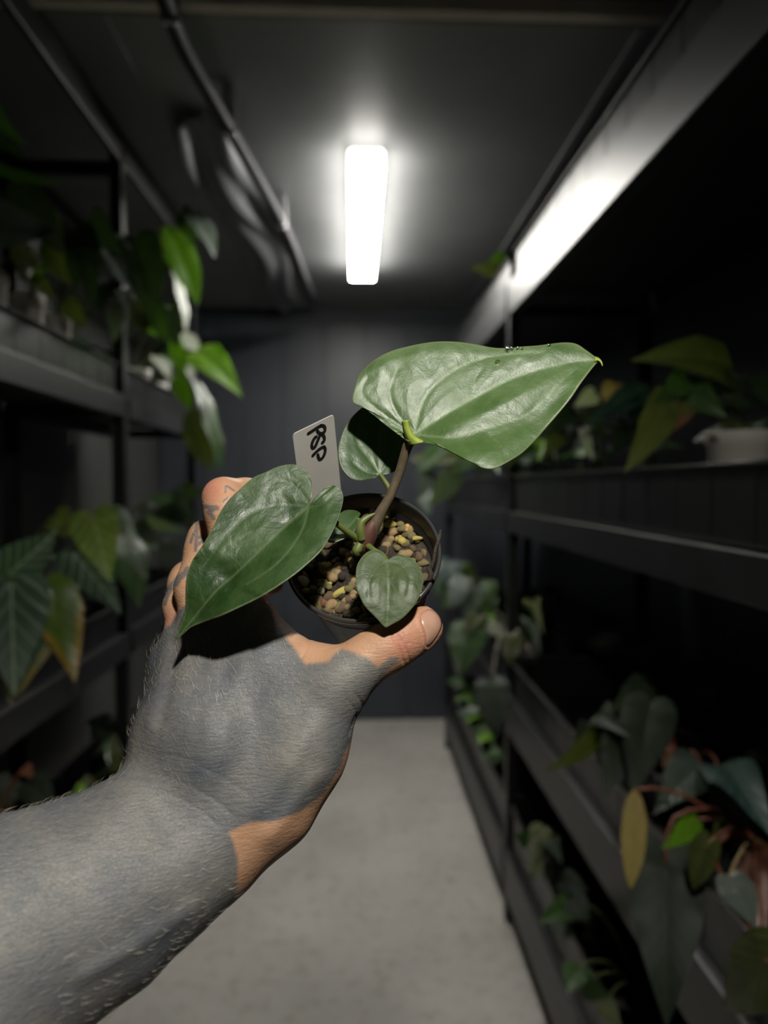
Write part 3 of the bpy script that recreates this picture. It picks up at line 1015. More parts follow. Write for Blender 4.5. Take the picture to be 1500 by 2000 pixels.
for (px, py, a, b_, c, mi) in big:
    x, y = pix2pot(px, py, -.0115)
    rr = math.hypot(x, y)
    if rr > .0320: x, y = x * .0320 / rr, y * .0320 / rr
    rotz = rng.uniform(-.3, .3) + (.6 if px == 664 else 0)
    stone(x, y, -.0125 + rng.uniform(-.001, .001), a * PX * 1.12, b_ * PX * 1.12, c * PX * 1.2, mi, (rng.uniform(-.2, .2), rng.uniform(-.2, .2), rotz))
    used.append((x, y))
for i in range(250):
    r = .0325 * math.sqrt(rng.random()); a = rng.uniform(0, 6.283)
    x, y = r * math.cos(a), r * math.sin(a)
    s = rng.uniform(.0017, .0033)
    dark = 6 if rng.random() < .22 else rng.choice((2, 2, 3, 3, 1, 1, 0))
    stone(x, y, -.0135 + rng.uniform(-.0015, .0008) + .0015 * (1 - r / .033), s * rng.uniform(.9, 1.5), s, s * rng.uniform(.7, 1), dark)


# ---- leaves of the held plant
def tps(ctrl):
    C = np.array(ctrl, float); X = C[:, :2] / 100; n = len(C)
    r = np.linalg.norm(X[:, None] - X[None], axis=2)
    Km = np.where(r > 0, r * r * np.log(r + 1e-9), 0) + np.eye(n) * .02
    Pm = np.concatenate([np.ones((n, 1)), X], 1)
    A = np.block([[Km, Pm], [Pm.T, np.zeros((3, 3))]])
    w = np.linalg.solve(A, np.concatenate([C[:, 2], np.zeros(3)]))

    def f(px, py):
        Q = np.stack([np.asarray(px, float), np.asarray(py, float)], 1) / 100
        rr = np.linalg.norm(Q[:, None] - X[None], axis=2)
        return np.where(rr > 0, rr * rr * np.log(rr + 1e-9), 0) @ w[:n] + w[n] + Q @ w[n + 1:]
    return f


def hero_leaf_mat(name, dk, lt, veinc, rough, grain=.35):
    m, nt, b = new_mat(name)
    L = nt.links
    tc = nt.nodes.new('ShaderNodeTexCoord')
    av = nt.nodes.new('ShaderNodeAttribute'); av.attribute_name = 'vein'
    ae = nt.nodes.new('ShaderNodeAttribute'); ae.attribute_name = 'edge'
    n1 = node(nt, 'ShaderNodeTexNoise', Scale=55.0, Detail=5, Roughness=.6); L.new(tc.outputs['Object'], n1.inputs['Vector'])
    n2 = node(nt, 'ShaderNodeTexNoise', Scale=900.0, Detail=3); L.new(tc.outputs['Object'], n2.inputs['Vector'])
    n4 = node(nt, 'ShaderNodeTexNoise', Scale=130.0, Detail=4, Distortion=.8); L.new(tc.outputs['Object'], n4.inputs['Vector'])
    col = ramp(nt, n1.outputs['Fac'], [(.32, dk), (.68, lt)])
    mx = node(nt, 'ShaderNodeMix', _data_type='RGBA'); L.new(av.outputs['Fac'], mx.inputs['Factor']); L.new(col, mx.inputs['A']); mx.inputs['B'].default_value = (*veinc, 1)
    m2 = node(nt, 'ShaderNodeMix', _data_type='RGBA'); L.new(ae.outputs['Fac'], m2.inputs['Factor']); L.new(mx.outputs['Result'], m2.inputs['A']); m2.inputs['B'].default_value = (.42, .46, .26, 1)
    L.new(m2.outputs['Result'], b.inputs['Base Color'])
    rr = node(nt, 'ShaderNodeMapRange'); L.new(n1.outputs['Fac'], rr.inputs[0]); rr.inputs[1].default_value = .3; rr.inputs[2].default_value = .7
    rr.inputs[3].default_value = rough - .06; rr.inputs[4].default_value = rough + .10
    L.new(rr.outputs[0], b.inputs['Roughness'])
    b.inputs['Specular IOR Level'].default_value = .85
    b1 = node(nt, 'ShaderNodeBump', Strength=grain, Distance=.0012); L.new(n4.outputs['Fac'], b1.inputs['Height'])
    b2 = node(nt, 'ShaderNodeBump', Strength=.35, Distance=.0003); L.new(n2.outputs['Fac'], b2.inputs['Height']); L.new(b1.outputs['Normal'], b2.inputs['Normal'])
    L.new(b2.outputs['Normal'], b.inputs['Normal'])
    tr = nt.nodes.new('ShaderNodeBsdfTranslucent'); tr.inputs['Color'].default_value = (.16, .30, .03, 1)
    ms = nt.nodes.new('ShaderNodeMixShader'); ms.inputs[0].default_value = .18
    L.new(b.outputs[0], ms.inputs[1]); L.new(tr.outputs[0], ms.inputs[2]); L.new(ms.outputs[0], nt.nodes['Material Output'].inputs['Surface'])
    return m


def side_dist(px, py, pl):
    pl = np.array(pl, float); dmin = np.full(px.shape, 1e9); sg = np.zeros(px.shape)
    for i in range(len(pl) - 1):
        e = pl[i + 1] - pl[i]
        t = np.clip(((px - pl[i][0]) * e[0] + (py - pl[i][1]) * e[1]) / (e @ e + 1e-9), 0, 1)
        dd = np.hypot(px - pl[i][0] - t * e[0], py - pl[i][1] - t * e[1])
        cr = e[0] * (py - pl[i][1]) - e[1] * (px - pl[i][0])
        m = dd < dmin
        dmin = np.where(m, dd, dmin); sg = np.where(m, np.sign(cr), sg)
    return dmin * sg


def hero_leaf(label, outline, att, ctrl, veins, mat, rings=46, per=5, ripple=0.0, puff=.0005, folds=()):
    """outline and veins traced on the photograph, distance from a thin-plate fit"""
    ol = catmull(outline, per, True)
    # keep the outline star-shaped about the petiole so that no faces fold over
    an = np.unwrap(np.arctan2(ol[:, 1] - att[1], ol[:, 0] - att[0]))
    sg = 1 if an[-1] > an[0] else -1
    keep, last = [], None
    for i, q in enumerate(an * sg):
        if last is None or q > last + .0015: keep.append(i); last = q
    ol = ol[keep]
    n = len(ol)
    rs = (np.arange(1, rings + 1) / rings) ** .92
    px = np.concatenate([[att[0]]] + [att[0] + (ol[:, 0] - att[0]) * r for r in rs])
    py = np.concatenate([[att[1]]] + [att[1] + (ol[:, 1] - att[1]) * r for r in rs])
    rr = np.concatenate([[0]] + [np.full(n, r) for r in rs])
    d = tps(ctrl)(px, py)
    vein = np.zeros(len(px)); groove = np.zeros(len(px)); allv = np.full(len(px), 1e9)
    for pl, w, st in veins:
        cu = catmull(pl, 6)
        dd, tt = line_dist(px, py, cu)
        wt = w * (1 - .6 * tt)
        vein = np.maximum(vein, st * np.exp(-(dd / wt) ** 2))
        groove = np.maximum(groove, np.exp(-(dd / (w * 2.6)) ** 2))
        allv = np.minimum(allv, dd)
    d = d + groove * puff * .7 - puff * 2.2 * (1 - np.exp(-(allv / 34) ** 2)) * sstep(1 - rr, 0, .25)
    for pl, w, amp, sgn in folds:
        d = d - amp * sstep(side_dist(px, py, catmull(pl, 6)) * sgn, 0, w)
    if ripple:
        ang = np.arctan2(py - att[1], px - att[0])
        d = d + ripple * sstep(rr, .55, 1) * (np.sin(ang * 7 + 1) + .6 * np.sin(ang * 13))
    # side veinlets: a faint quilted surface
    d = d + .00010 * np.sin(px * .16 + 2.0 * np.sin(py * .05)) * np.sin(py * .14 + 1.5 * np.sin(px * .06)) * sstep(1 - rr, 0, .1)
    V = np.stack([(px - 750) / F_PX * d, -(py - 1000) / F_PX * d, -d], 1)
    F = []
    for k in range(n): F.append((0, 1 + (k + 1) % n, 1 + k))
    for r in range(rings - 1):
        a = 1 + r * n; b_ = a + n
        for k in range(n):
            k2 = (k + 1) % n
            F.append((a + k, a + k2, b_ + k2, b_ + k))
    o = mesh_obj('leaf', c2w(V), F, mat, hero)
    add_attr(o.data, 'vein', np.clip(vein, 0, 1)); add_attr(o.data, 'edge', sstep(rr, .978, .998) * .4)
    # normals towards the camera
    me = o.data
    nrm = np.mean([np.array(p.normal) for p in list(me.polygons)[::50]], axis=0)
    if nrm @ (CLOC - c2w(V).mean(0)) < 0: me.flip_normals()
    s = o.modifiers.new('solid', 'SOLIDIFY'); s.thickness = .00045; s.offset = -1
    tag(o, label)
    return o


HM_big = hero_leaf_mat('leaf_hero_big', (.042, .092, .016), (.070, .132, .030), (.17, .25, .11), .46, .3)
HM_dark = hero_leaf_mat('leaf_hero_dark', (.016, .046, .008), (.042, .088, .020), (.12, .17, .08), .45, .5)
HM_mid = hero_leaf_mat('leaf_hero_mid', (.032, .062, .008), (.056, .092, .018), (.08, .12, .04), .56, .35)
HM_back = hero_leaf_mat('leaf_hero_back', (.024, .062, .012), (.046, .095, .024), (.16, .22, .10), .44, .3)

OL2 = [(797, 861), (780, 850), (762, 836), (745, 823), (728, 809), (710, 797), (692, 788), (688, 778), (692, 760), (699, 738), (708, 724), (725, 708), (748, 693), (772, 683), (800, 676), (830, 670), (860, 667), (895, 668), (930, 673), (962, 679), (990, 680),
       (1020, 677), (1050, 675), (1080, 671), (1105, 669), (1126, 672), (1145, 684), (1160, 695), (1171, 703), (1164, 710), (1150, 727), (1133, 750), (1115, 777), (1095, 802), (1070, 831), (1045, 860), (1020, 884), (995, 900), (970, 913), (950, 915), (930, 908), (905, 893), (880, 878), (850, 868), (825, 864), (810, 864)]
C2 = [(812, 846, .3430), (800, 864, .3415), (690, 785, .352), (705, 730, .360), (770, 690, .366), (860, 672, .370), (960, 683, .368), (1060, 677, .368), (1120, 675, .368), (1168, 704, .362), (1110, 780, .350), (1060, 840, .340), (960, 912, .3235), (880, 876, .334),
      (918, 781, .3505), (1000, 739, .3570), (1064, 718, .3600), (850, 750, .3560), (765, 770, .3540), (900, 720, .3615), (960, 850, .3360), (1030, 800, .3460), (745, 823, .3485), (1000, 880, .3300)]
V2 = [([(812, 846), (860, 815), (918, 781), (1000, 739), (1064, 718), (1120, 706), (1165, 702)], 3.6, .75), ([(811, 842), (826, 786), (853, 749), (901, 715), (952, 698), (1006, 691), (1060, 688)], 2.6, .55),
      ([(806, 838), (782, 817), (765, 783), (763, 752), (775, 723)], 2.0, .35), ([(800, 842), (750, 810), (714, 779), (707, 762), (717, 738)], 2.0, .3), ([(818, 850), (891, 854), (945, 840), (976, 830), (1023, 813), (1061, 783), (1085, 755), (1119, 725)], 2.6, .55),
      ([(918, 781), (925, 765), (926, 745), (938, 725)], 1.5, .5), ([(1000, 739), (1004, 722), (1012, 704)], 1.5, .5), ([(840, 722), (836, 708), (825, 690)], 1.3, .35), ([(880, 700), (870, 685)], 1.2, .3), ([(945, 840), (975, 868), (990, 895)], 1.3, .25)]
C2 = [(a, b_, .343 + (d - .343) * (.62 if b_ < 850 else .8)) for a, b_, d in C2]
leaf_big = hero_leaf('large glossy heart-shaped leaf with hooked tip', OL2, (812, 846), C2, V2, HM_big, ripple=.0006, folds=[(V2[0][0], 42, .0030, 1), ([(818, 850), (891, 857), (945, 848), (985, 838), (1030, 820), (1068, 790), (1092, 762), (1125, 728), (1168, 702)], 40, .0036, 1), ([(690, 760), (720, 735), (770, 708), (860, 690), (960, 696), (1060, 690), (1168, 702)], 30, -.0016, -1)])
OL1 = [(606, 982), (608, 958), (608, 937), (599, 919), (583, 909), (564, 907), (541, 912), (517, 923), (494, 933), (471, 953), (447, 976), (429, 1002), (417, 1028), (401, 1056), (382, 1084), (373, 1100), (364, 1128), (362, 1158), (362, 1186), (358, 1206), (349, 1232), (345, 1248),
       (356, 1238), (370, 1226), (398, 1214), (429, 1203), (466, 1186), (503, 1168), (538, 1147), (573, 1123), (601, 1100), (625, 1077), (641, 1053), (653, 1030), (662, 1007), (669, 983), (670, 967), (664, 954), (650, 947), (636, 952), (625, 962), (612, 975)]
C1 = [(a, b_, d - .006 + .004 * (d > .33)) for a, b_, d in [(604, 989, .3330), (608, 940, .3400), (565, 907, .3440), (494, 933, .3410), (429, 1002, .3330), (382, 1084, .3270), (362, 1160, .3240), (346, 1246, .3215), (430, 1203, .3110), (503, 1168, .3085), (573, 1123, .3110), (641, 1053, .3220), (670, 970, .3360),
      (650, 947, .3390), (527, 1056, .3275), (452, 1128, .3240), (565, 1021, .3310), (500, 1010, .3320), (440, 1080, .3270), (580, 1060, .3250), (384, 1200, .3220), (545, 950, .3390)]]
V1 = [([(602, 990), (564, 1021), (527, 1056), (489, 1093), (452, 1128), (422, 1154), (384, 1200), (350, 1242)], 3.4, .6), ([(600, 989), (559, 985), (531, 988), (503, 997), (473, 1016), (440, 1049), (419, 1077), (398, 1105)], 2.4, .35), ([(604, 984), (587, 960), (566, 942), (541, 939)], 2.0, .35),
      ([(602, 992), (594, 1025), (580, 1053), (557, 1084), (527, 1112), (480, 1142)], 2.6, .6), ([(606, 990), (630, 985), (648, 970)], 1.8, .2), ([(527, 1056), (500, 1064), (470, 1066), (440, 1074)], 1.4, .1), ([(489, 1093), (460, 1100), (425, 1110)], 1.4, .1), ([(503, 997), (485, 985), (470, 970)], 1.4, .15)]
leaf_left = hero_leaf('dark quilted heart-shaped leaf lying over the hand', OL1, (604, 989), C1, V1, HM_dark, puff=.0004, folds=[(V1[0][0], 40, .0030, -1), ([(398, 1105), (420, 1125), (440, 1135)], 40, .0015, -1)])
OL3 = [(755, 1095), (750, 1086), (742, 1077), (731, 1074), (718, 1078), (706, 1089), (697, 1106), (695, 1127), (696, 1148), (702, 1163), (710, 1180), (723, 1195), (738, 1210), (746, 1219), (754, 1225), (764, 1220), (785, 1208), (804, 1189), (817, 1170), (825, 1146), (827, 1129), (821, 1110), (810, 1095), (795, 1086), (780, 1083), (768, 1087), (759, 1092)]
C3 = [(756, 1098, .3290), (731, 1075, .3310), (780, 1084, .3310), (697, 1120, .3220), (825, 1135, .3230), (712, 1182, .3150), (808, 1185, .3160), (754, 1224, .3130), (758, 1150, .3195), (730, 1140, .3185), (790, 1140, .3190), (756, 1190, .3150)]
V3 = [([(756, 1097), (759, 1142), (758, 1185), (755, 1222)], 2.2, .5), ([(754, 1098), (735, 1110), (722, 1135), (720, 1165)], 1.6, .15), ([(760, 1098), (785, 1105), (800, 1130), (795, 1165)], 1.6, .12)]
leaf_front = hero_leaf('small round olive-green leaf over the pot rim', OL3, (756, 1098), C3, V3, HM_mid, rings=30)
OL4 = [(741, 928), (734, 931), (720, 936), (704, 938), (686, 934), (670, 918), (663, 900), (661, 879), (665, 858), (674, 835), (688, 814), (706, 797), (728, 784), (752, 782), (775, 795), (790, 820), (796, 850), (793, 880), (785, 905), (774, 918), (757, 926), (747, 927)]
C4 = [(741, 926, .3600), (704, 938, .3540), (661, 880, .3580), (688, 814, .3680), (728, 784, .3740), (790, 820, .3760), (793, 880, .3700), (757, 926, .3600), (742, 850, .3700), (700, 880, .3615), (770, 870, .3690)]
V4 = [([(741, 926), (740, 890), (742, 849), (747, 821), (752, 790)], 2.6, .6), ([(740, 924), (720, 895), (702, 872), (697, 849), (702, 826), (715, 805)], 2.0, .5), ([(743, 924), (765, 890), (780, 850)], 1.8, .3), ([(738, 927), (710, 920), (690, 905)], 1.5, .25)]
leaf_back = hero_leaf('upright oval leaf behind the main stem', OL4, (741, 924), C4, V4, HM_back, rings=34)
OL5 = [(700, 1010), (704, 1004), (697, 998), (683, 996), (670, 999), (656, 1012), (645, 1035), (640, 1056), (650, 1059), (660, 1057), (674, 1051), (688, 1042), (697, 1028)]
C5 = [(700, 1010, .353), (683, 996, .360), (642, 1057, .344), (674, 1051, .345), (656, 1012, .354)]
hero_leaf('tiny young leaf beside the stem base', OL5, (697, 1010), C5, [([(697, 1010), (680, 1030), (655, 1050)], 2, .4)], HM_back, rings=16)

# curled sinus edge and hooked tip of the large leaf (sub-parts)
M['leaf_edge'] = mat_noise('leaf_edge_lime', (.20, .27, .03), (.30, .36, .06), 200, .4)


def strip(name, A, B, dA, dB, mat, parent, bulge=0.0):
    A = catmull(A, 5); B = catmull(B, 5); n = min(len(A), len(B)); w = 5
    V = []
    for i in range(n):
        for j in range(w):
            q = j / (w - 1); s = i / (n - 1)
            p = A[i] * (1 - q) + B[i] * q
            dd_ = (dA[0] + (dA[1] - dA[0]) * s) * (1 - q) + (dB[0] + (dB[1] - dB[0]) * s) * q - bulge * math.sin(math.pi * q)
            V.append(Pc(p[0], p[1], dd_))
    F = [(i * w + j, i * w + j + 1, (i + 1) * w + j + 1, (i + 1) * w + j) for i in range(n - 1) for j in range(w - 1)]
    o = mesh_obj(name, c2w(np.array(V)), F, mat, parent)
    s_ = o.modifiers.new('solid', 'SOLIDIFY'); s_.thickness = .0005
    return o


strip('curled_edge', [(786, 823), (789, 842), (795, 858), (800, 869)], [(797, 820), (801, 838), (812, 854), (832, 864)], (.3390, .3395), (.3375, .3395), M['leaf_edge'], leaf_big, .0015)
strip('hooked_tip', [(1162, 696), (1170, 699), (1176, 706), (1178, 714)], [(1160, 710), (1167, 706), (1172, 709), (1175, 715)], (.3550, .3520), (.3545, .3520), M['leaf_edge'], leaf_big, .001)

# water drops on the large leaf
mw, nt, b = new_mat('water'); b.inputs['Base Color'].default_value = (1, 1, 1, 1); b.inputs['Roughness'].default_value = .02; b.inputs['Transmission Weight'].default_value = 1; b.inputs['IOR'].default_value = 1.33
fd2 = tps(C2)
for (x, y, r) in ((972, 708, 6), (992, 681, 7), (1000, 680, 5), (1073, 674, 4), (1020, 680, 3), (1012, 679, 3)):
    d = float(fd2([x], [y])[0]) - .0004
    v, f = lathe([(.0, .55), (.35, .5), (.7, .3), (.92, .08), (1.0, -.1), (.9, -.25), (0, -.3)], 14)
    sc_ = r * .00024
    vv = np.array(v) * sc_
    vv = vv[:, [0, 1, 2]] + Pc(x, y, d)
    mesh_obj('water_drop', c2w(vv), f, mw, leaf_big)

# stems
M['stem_hero'] = mat_noise('stem_hero', (.075, .055, .035), (.13, .10, .06), 150, .42)
M['stem_lime'] = mat_noise('stem_lime', (.07, .10, .02), (.13, .16, .04), 150, .45)
M['crown'] = mat_noise('stem_crown', (.075, .03, .024), (.12, .05, .035), 150, .5)


def pstem(name, pts, mat, n=14, parent=None):
    q = catmull([np.append(Pc(x, y, d), r) for x, y, d, r in pts], 6)
    v, f = tube_geo([Vector(c2w(p[:3])) for p in q], [p[3] for p in q], n)
    return mesh_obj(name, v, f, mat, parent or hero)


pstem('petiole', [(714, 1062, .3520, .0040), (722, 1042, .3505, .0040), (732, 1022, .3495, .0034), (745, 998, .3490, .0026), (762, 968, .3485, .0023), (780, 923, .3475, .0022), (791, 885, .3450, .0023), (799, 864, .3430, .0026), (806, 855, .3425, .0018)], M['stem_hero'])
pstem('petiole', [(708, 1066, .3510, .0022), (700, 1054, .3480, .0019), (680, 1040, .3440, .0016), (658, 1023, .3400, .0015), (630, 1004, .3370, .0014), (606, 990, .3345, .0013)], M['stem_lime'])
pstem('petiole', [(726, 1040, .3560, .0020), (744, 1012, .3570, .0016), (762, 980, .3590, .0014), (760, 955, .3600, .0014), (750, 938, .3605, .0013), (741, 925, .3605, .0012)], M['stem_lime'])
pstem('petiole', [(716, 1064, .3500, .0018), (730, 1075, .3420, .0015), (748, 1085, .3360, .0013), (756, 1098, .3310, .0012)], M['stem_lime'])
pstem('petiole', [(706, 1052, .3530, .0014), (703, 1035, .3540, .0012), (699, 1012, .3535, .0011)], M['stem_lime'])
pstem('crown', [(707, 1080, .3540, .0030), (711, 1066, .3515, .0042), (716, 1050, .3500, .0043), (723, 1034, .3492, .0037), (733, 1016, .3492, .0027)], M['crown'], 16)
pstem('bract', [(706, 1054, .3470, .0022), (704, 1038, .3460, .0022), (706, 1022, .3460, .0020), (716, 1012, .3465, .0015), (733, 1003, .3470, .0004)], M['stem_lime'])
pstem('bract', [(704, 1062, .3470, .0020), (697, 1076, .3465, .0024), (699, 1086, .3465, .0008)], M['stem_lime'])
M['root'] = mat_noise('root_bark', (.02, .015, .010), (.05, .038, .026), 200, .9, .5, 400)
pstem('root', [(861, 1035, .3480, .0006), (857, 1052, .3450, .0008), (850, 1075, .3430, .0008), (846, 1098, .3420, .0008), (840, 1116, .3410, .0007)], M['root'], 8)
pstem('root', [(826, 1140, .3420, .0009), (838, 1133, .3370, .0010), (849, 1129, .3345, .0010)], M['root'], 8)
pstem('root', [(836, 1110, .3440, .0010), (842, 1122, .3390, .0012), (836, 1135, .3385, .0010)], M['root'], 8)

# plant tag with handwriting
M['tag'] = mat_noise('tag_plastic', (.44, .42, .385), (.50, .48, .445), 40, .5)
M['ink_pen'] = mat_noise('marker_ink', (.006, .006, .006), (.012, .012, .012), 40, .5)
TL, TR = Pc(571, 848, .3400), Pc(651.5, 809, .3400)
BR = Pc(671, 1010, .3725)
xr = (TR - TL); wT = np.linalg.norm(xr); xr = xr / wT
yd = BR - TR; hT = np.linalg.norm(yd); yd = yd / hT
nT = np.cross(xr, -yd); nT /= np.linalg.norm(nT)
if nT[2] < 0: nT = -nT


def tagp(u, v_, z=0.0):                          # metres along the top edge, down the right edge
    return TL + xr * u + yd * v_ + nT * z


def rounded(w, h, r=.0016):
    pts = []
    for cxx, cyy, a0 in ((r, r, 180), (w - r, r, 270)):
        for k in range(5):
            a = math.radians(a0 + k * 22.5)
            pts.append((cxx + r * math.cos(a), cyy + r * math.sin(a)))
    return pts + [(w, h * .82), (w * .55, h), (w * .45, h), (0, h * .82)]


to = rounded(wT, .058)
nO = len(to)
V = [tagp(u, q, .0004) for u, q in to] + [tagp(u, q, -.0004) for u, q in to]
F = [tuple(range(nO)), tuple(range(2 * nO - 1, nO - 1, -1))] + [(i, i + nO, (i + 1) % nO + nO, (i + 1) % nO) for i in range(nO)]
ptag = mesh_obj('plant_tag', c2w(np.array(V)), F, M['tag'], None, smooth=False)
tag(ptag, 'white plastic plant tag with handwritten PSP stuck in the held pot', 'plant tag')


def tag_uv(px, py):
    d0 = np.array(((px - 750) / F_PX, -(py - 1000) / F_PX, -1.0))
    t = (TL @ nT) / (d0 @ nT); q = d0 * t - TL
    A = np.stack([xr, yd], 1)
    s = np.linalg.lstsq(A, q, rcond=None)[0]
    return s


def cp(x, y): return (560 + x / 12.5, 800 + y / 12.5)


strokes = {
    'first': [[(522, 575), (620, 512), (740, 432), (830, 382)], [(825, 378), (900, 392), (930, 450), (915, 530), (850, 572), (782, 560), (742, 505)]],
    'second': [[(865, 800), (912, 735), (905, 650), (860, 600), (808, 620), (770, 705), (730, 800), (690, 890), (640, 930), (607, 880), (622, 790), (670, 695), (715, 652)]],
    'third': [[(632, 1112), (700, 1040), (800, 950), (900, 897)], [(905, 897), (935, 955), (925, 1050), (880, 1150), (815, 1208), (772, 1165), (755, 1090)]],
}
for nm, sts in strokes.items():
    V, F = [], []
    for st in sts:
        q = catmull([cp(*p) for p in st], 6)
        uvs = np.array([tag_uv(*p) for p in q])
        hw = .00080
        b0 = len(V)
        for i in range(len(uvs)):
            t = uvs[min(i + 1, len(uvs) - 1)] - uvs[max(i - 1, 0)]
            t /= np.linalg.norm(t) + 1e-12
            nn = np.array((-t[1], t[0])) * hw
            for sgn, z in ((1, .0004), (1, .00052), (-1, .00052), (-1, .0004)):
                V.append(tagp(*(uvs[i] + nn * sgn), z))
        for i in range(len(uvs) - 1):
            for k in range(4):
                F.append((b0 + i * 4 + k, b0 + i * 4 + (k + 1) % 4, b0 + (i + 1) * 4 + (k + 1) % 4, b0 + (i + 1) * 4 + k))
        F.append((b0, b0 + 1, b0 + 2, b0 + 3)); e = b0 + (len(uvs) - 1) * 4; F.append((e, e + 1, e + 2, e + 3))
        for end in (0, len(uvs) - 1):            # round stroke ends
            c0 = len(V)
            for k in range(10):
                a = k * .6283; V.append(tagp(uvs[end][0] + hw * math.cos(a), uvs[end][1] + hw * math.sin(a), .00052))
            F.append(tuple(range(c0, c0 + 10)))
    mesh_obj('handwritten_letter', c2w(np.array(V)), F, M['ink_pen'], ptag, smooth=False)

# ------------------------------------------------------------------ plants on the racks
def unit_leaf(kind):
    """leaf of length 1 along +x from petiole point, width 1 across y, flat-ish in z"""
    half = {
        'heart': [(-.03, 0), (-.12, .05), (-.20, .16), (-.20, .30), (-.10, .43), (.06, .50), (.25, .48), (.48, .37), (.70, .22), (.88, .09), (.96, .03), (1, 0)],
        'spear': [(-.02, 0), (-.08, .06), (-.11, .20), (-.05, .36), (.10, .47), (.30, .50), (.52, .42), (.74, .26), (.90, .11), (1, 0)],
        'oval': [(0, 0), (.02, .12), (.10, .30), (.25, .45), (.45, .50), (.65, .43), (.82, .27), (.94, .11), (1, 0)],
    }[kind]
    up = catmull(half, 4)
    ol = np.concatenate([up, (up * (1, -1))[1:-1][::-1]])
    n = len(ol); rings = 7
    att = np.array((.03, 0))
    uv = [att] + [att + (ol[k] - att) * (r / rings) for r in range(1, rings + 1) for k in range(n)]
    uv = np.array(uv)
    F = [(0, 1 + k, 1 + (k + 1) % n) for k in range(n)]
    for r in range(rings - 1):
        a = 1 + r * n; b_ = a + n
        F += [(a + k, b_ + k, b_ + (k + 1) % n, a + (k + 1) % n) for k in range(n)]
    return uv, F


UL = {}


def leaf_mesh(kind, bend, fold):
    key = (kind, bend, fold)
    if key in UL: return UL[key]
    uv, F = unit_leaf(kind)
    u, v = uv[:, 0], uv[:, 1]
    z = bend * 4 * u * (1 - u) * .5 + fold * np.abs(v) - fold * 1.1 * v * v * 1.6 + .012 * np.sin(u * 17 + 2) * np.abs(v) * 2 + .01 * np.sin(u * 29) * v
    z = z - .05 * np.clip(-u, 0, 1) * 4
    me = bpy.data.meshes.new('leaf')
    me.from_pydata([(a, b_, c) for a, b_, c in zip(u, v, z)], [], F)
    me.polygons.foreach_set('use_smooth', [True] * len(me.polygons))
    ul = me.uv_layers.new(name='UVMap')
    li = np.zeros(len(me.loops), np.int32); me.loops.foreach_get('vertex_index', li)
    ul.data.foreach_set('uv', uv[li].astype(np.float32).ravel())
    me.materials.append(LM['mid'])
    UL[key] = me
    return me


def put_leaf(parent, B, T, wid, roll, mat, kind='heart', bend=.15, fold=.12, facing=None):
    ax = (T - B); Lg = ax.length; ax.normalize()
    mid = (B + T) / 2
    n = (facing if facing is not None else (Vector(CLOC) - mid)).normalized()
    side = n.cross(ax).normalized(); n = ax.cross(side)
    side = Matrix.Rotation(roll, 3, ax) @ side; n = Matrix.Rotation(roll, 3, ax) @ n
    o = bpy.data.objects.new('leaf', leaf_mesh(kind, bend, fold))
    COL.objects.link(o)
    Mx = Matrix((ax * Lg, side * wid, n * Lg)).transposed().to_4x4()
    o.matrix_basis = Matrix.Translation(B) @ Mx
    o.material_slots[0].link = 'OBJECT'; o.material_slots[0].material = LM[mat]
    attach(o, parent)
    return o


def put_stem(parent, A, B, r, mat='stem', arch=.35, over=None):
    Lg = (B - A).length
    c = (A + B) / 2 + Vector((0, 0, Lg * arch))
    pts = [(1 - t) ** 2 * A + 2 * t * (1 - t) * c + t * t * B for t in [i / 8 for i in range(9)]]
    if over is not None:
        pts = [Vector(q) for q in catmull([A, (A + over) / 2 + Vector((0, 0, .05)), over, B], 3)]
    v, f = tube_geo(pts, [r * (1.25 - .5 * i / (len(pts) - 1)) for i in range(len(pts))], 6)
    return mesh_obj('petiole', v, f, M[mat], parent)


POTM = {}


def put_pot(parent, loc, r, h, kind):
    key = (round(r, 3), round(h, 3))
    if key not in POTM:
        v, f = lathe([(0, 0), (r * .74, 0), (r * .76, .002), (r * .94, h * .86), (r, h * .87), (r * 1.03, h * .99), (r * 1.02, h), (r * .97, h), (r * .95, h * .88), (r * .90, h * .84), (r * .73, .004), (0, .004)], 28)
        me = bpy.data.meshes.new('pot'); me.from_pydata(v, [], f); me.polygons.foreach_set('use_smooth', [True] * len(f)); me.materials.append(M['black_pot'])
        v, f = [], []
        for i in range(5):
            for k in range(20):
                a = k * math.pi / 10; v.append((r * .91 * i / 4 * math.cos(a), r * .91 * i / 4 * math.sin(a), h * .84 + .004 * math.sin(3 * k + 2 * i)))
        for i in range(4):
            for k in range(20): f.append((i * 20 + k, i * 20 + (k + 1) % 20, i * 20 + 20 + (k + 1) % 20, i * 20 + 20 + k))
        ms = bpy.data.meshes.new('soil'); ms.from_pydata(v, [], f); ms.polygons.foreach_set('use_smooth', [True] * len(f)); ms.materials.append(M['soil'])
        POTM[key] = (me, ms)
    me, ms = POTM[key]
    o = bpy.data.objects.new('pot', me); COL.objects.link(o); o.location = loc
    o.material_slots[0].link = 'OBJECT'; o.material_slots[0].material = M[kind]
    attach(o, parent)
    s = bpy.data.objects.new('soil', ms); COL.objects.link(s); s.location = loc
    s.material_slots[0].link = 'OBJECT'; s.material_slots[0].material = M['perlite' if kind == 'white_pot' else 'soil']
    attach(s, parent)


RSH = [z1 + .005 for _, z1 in R_LEV]; LSH = [z1 + .005 for _, z1 in L_LEV]


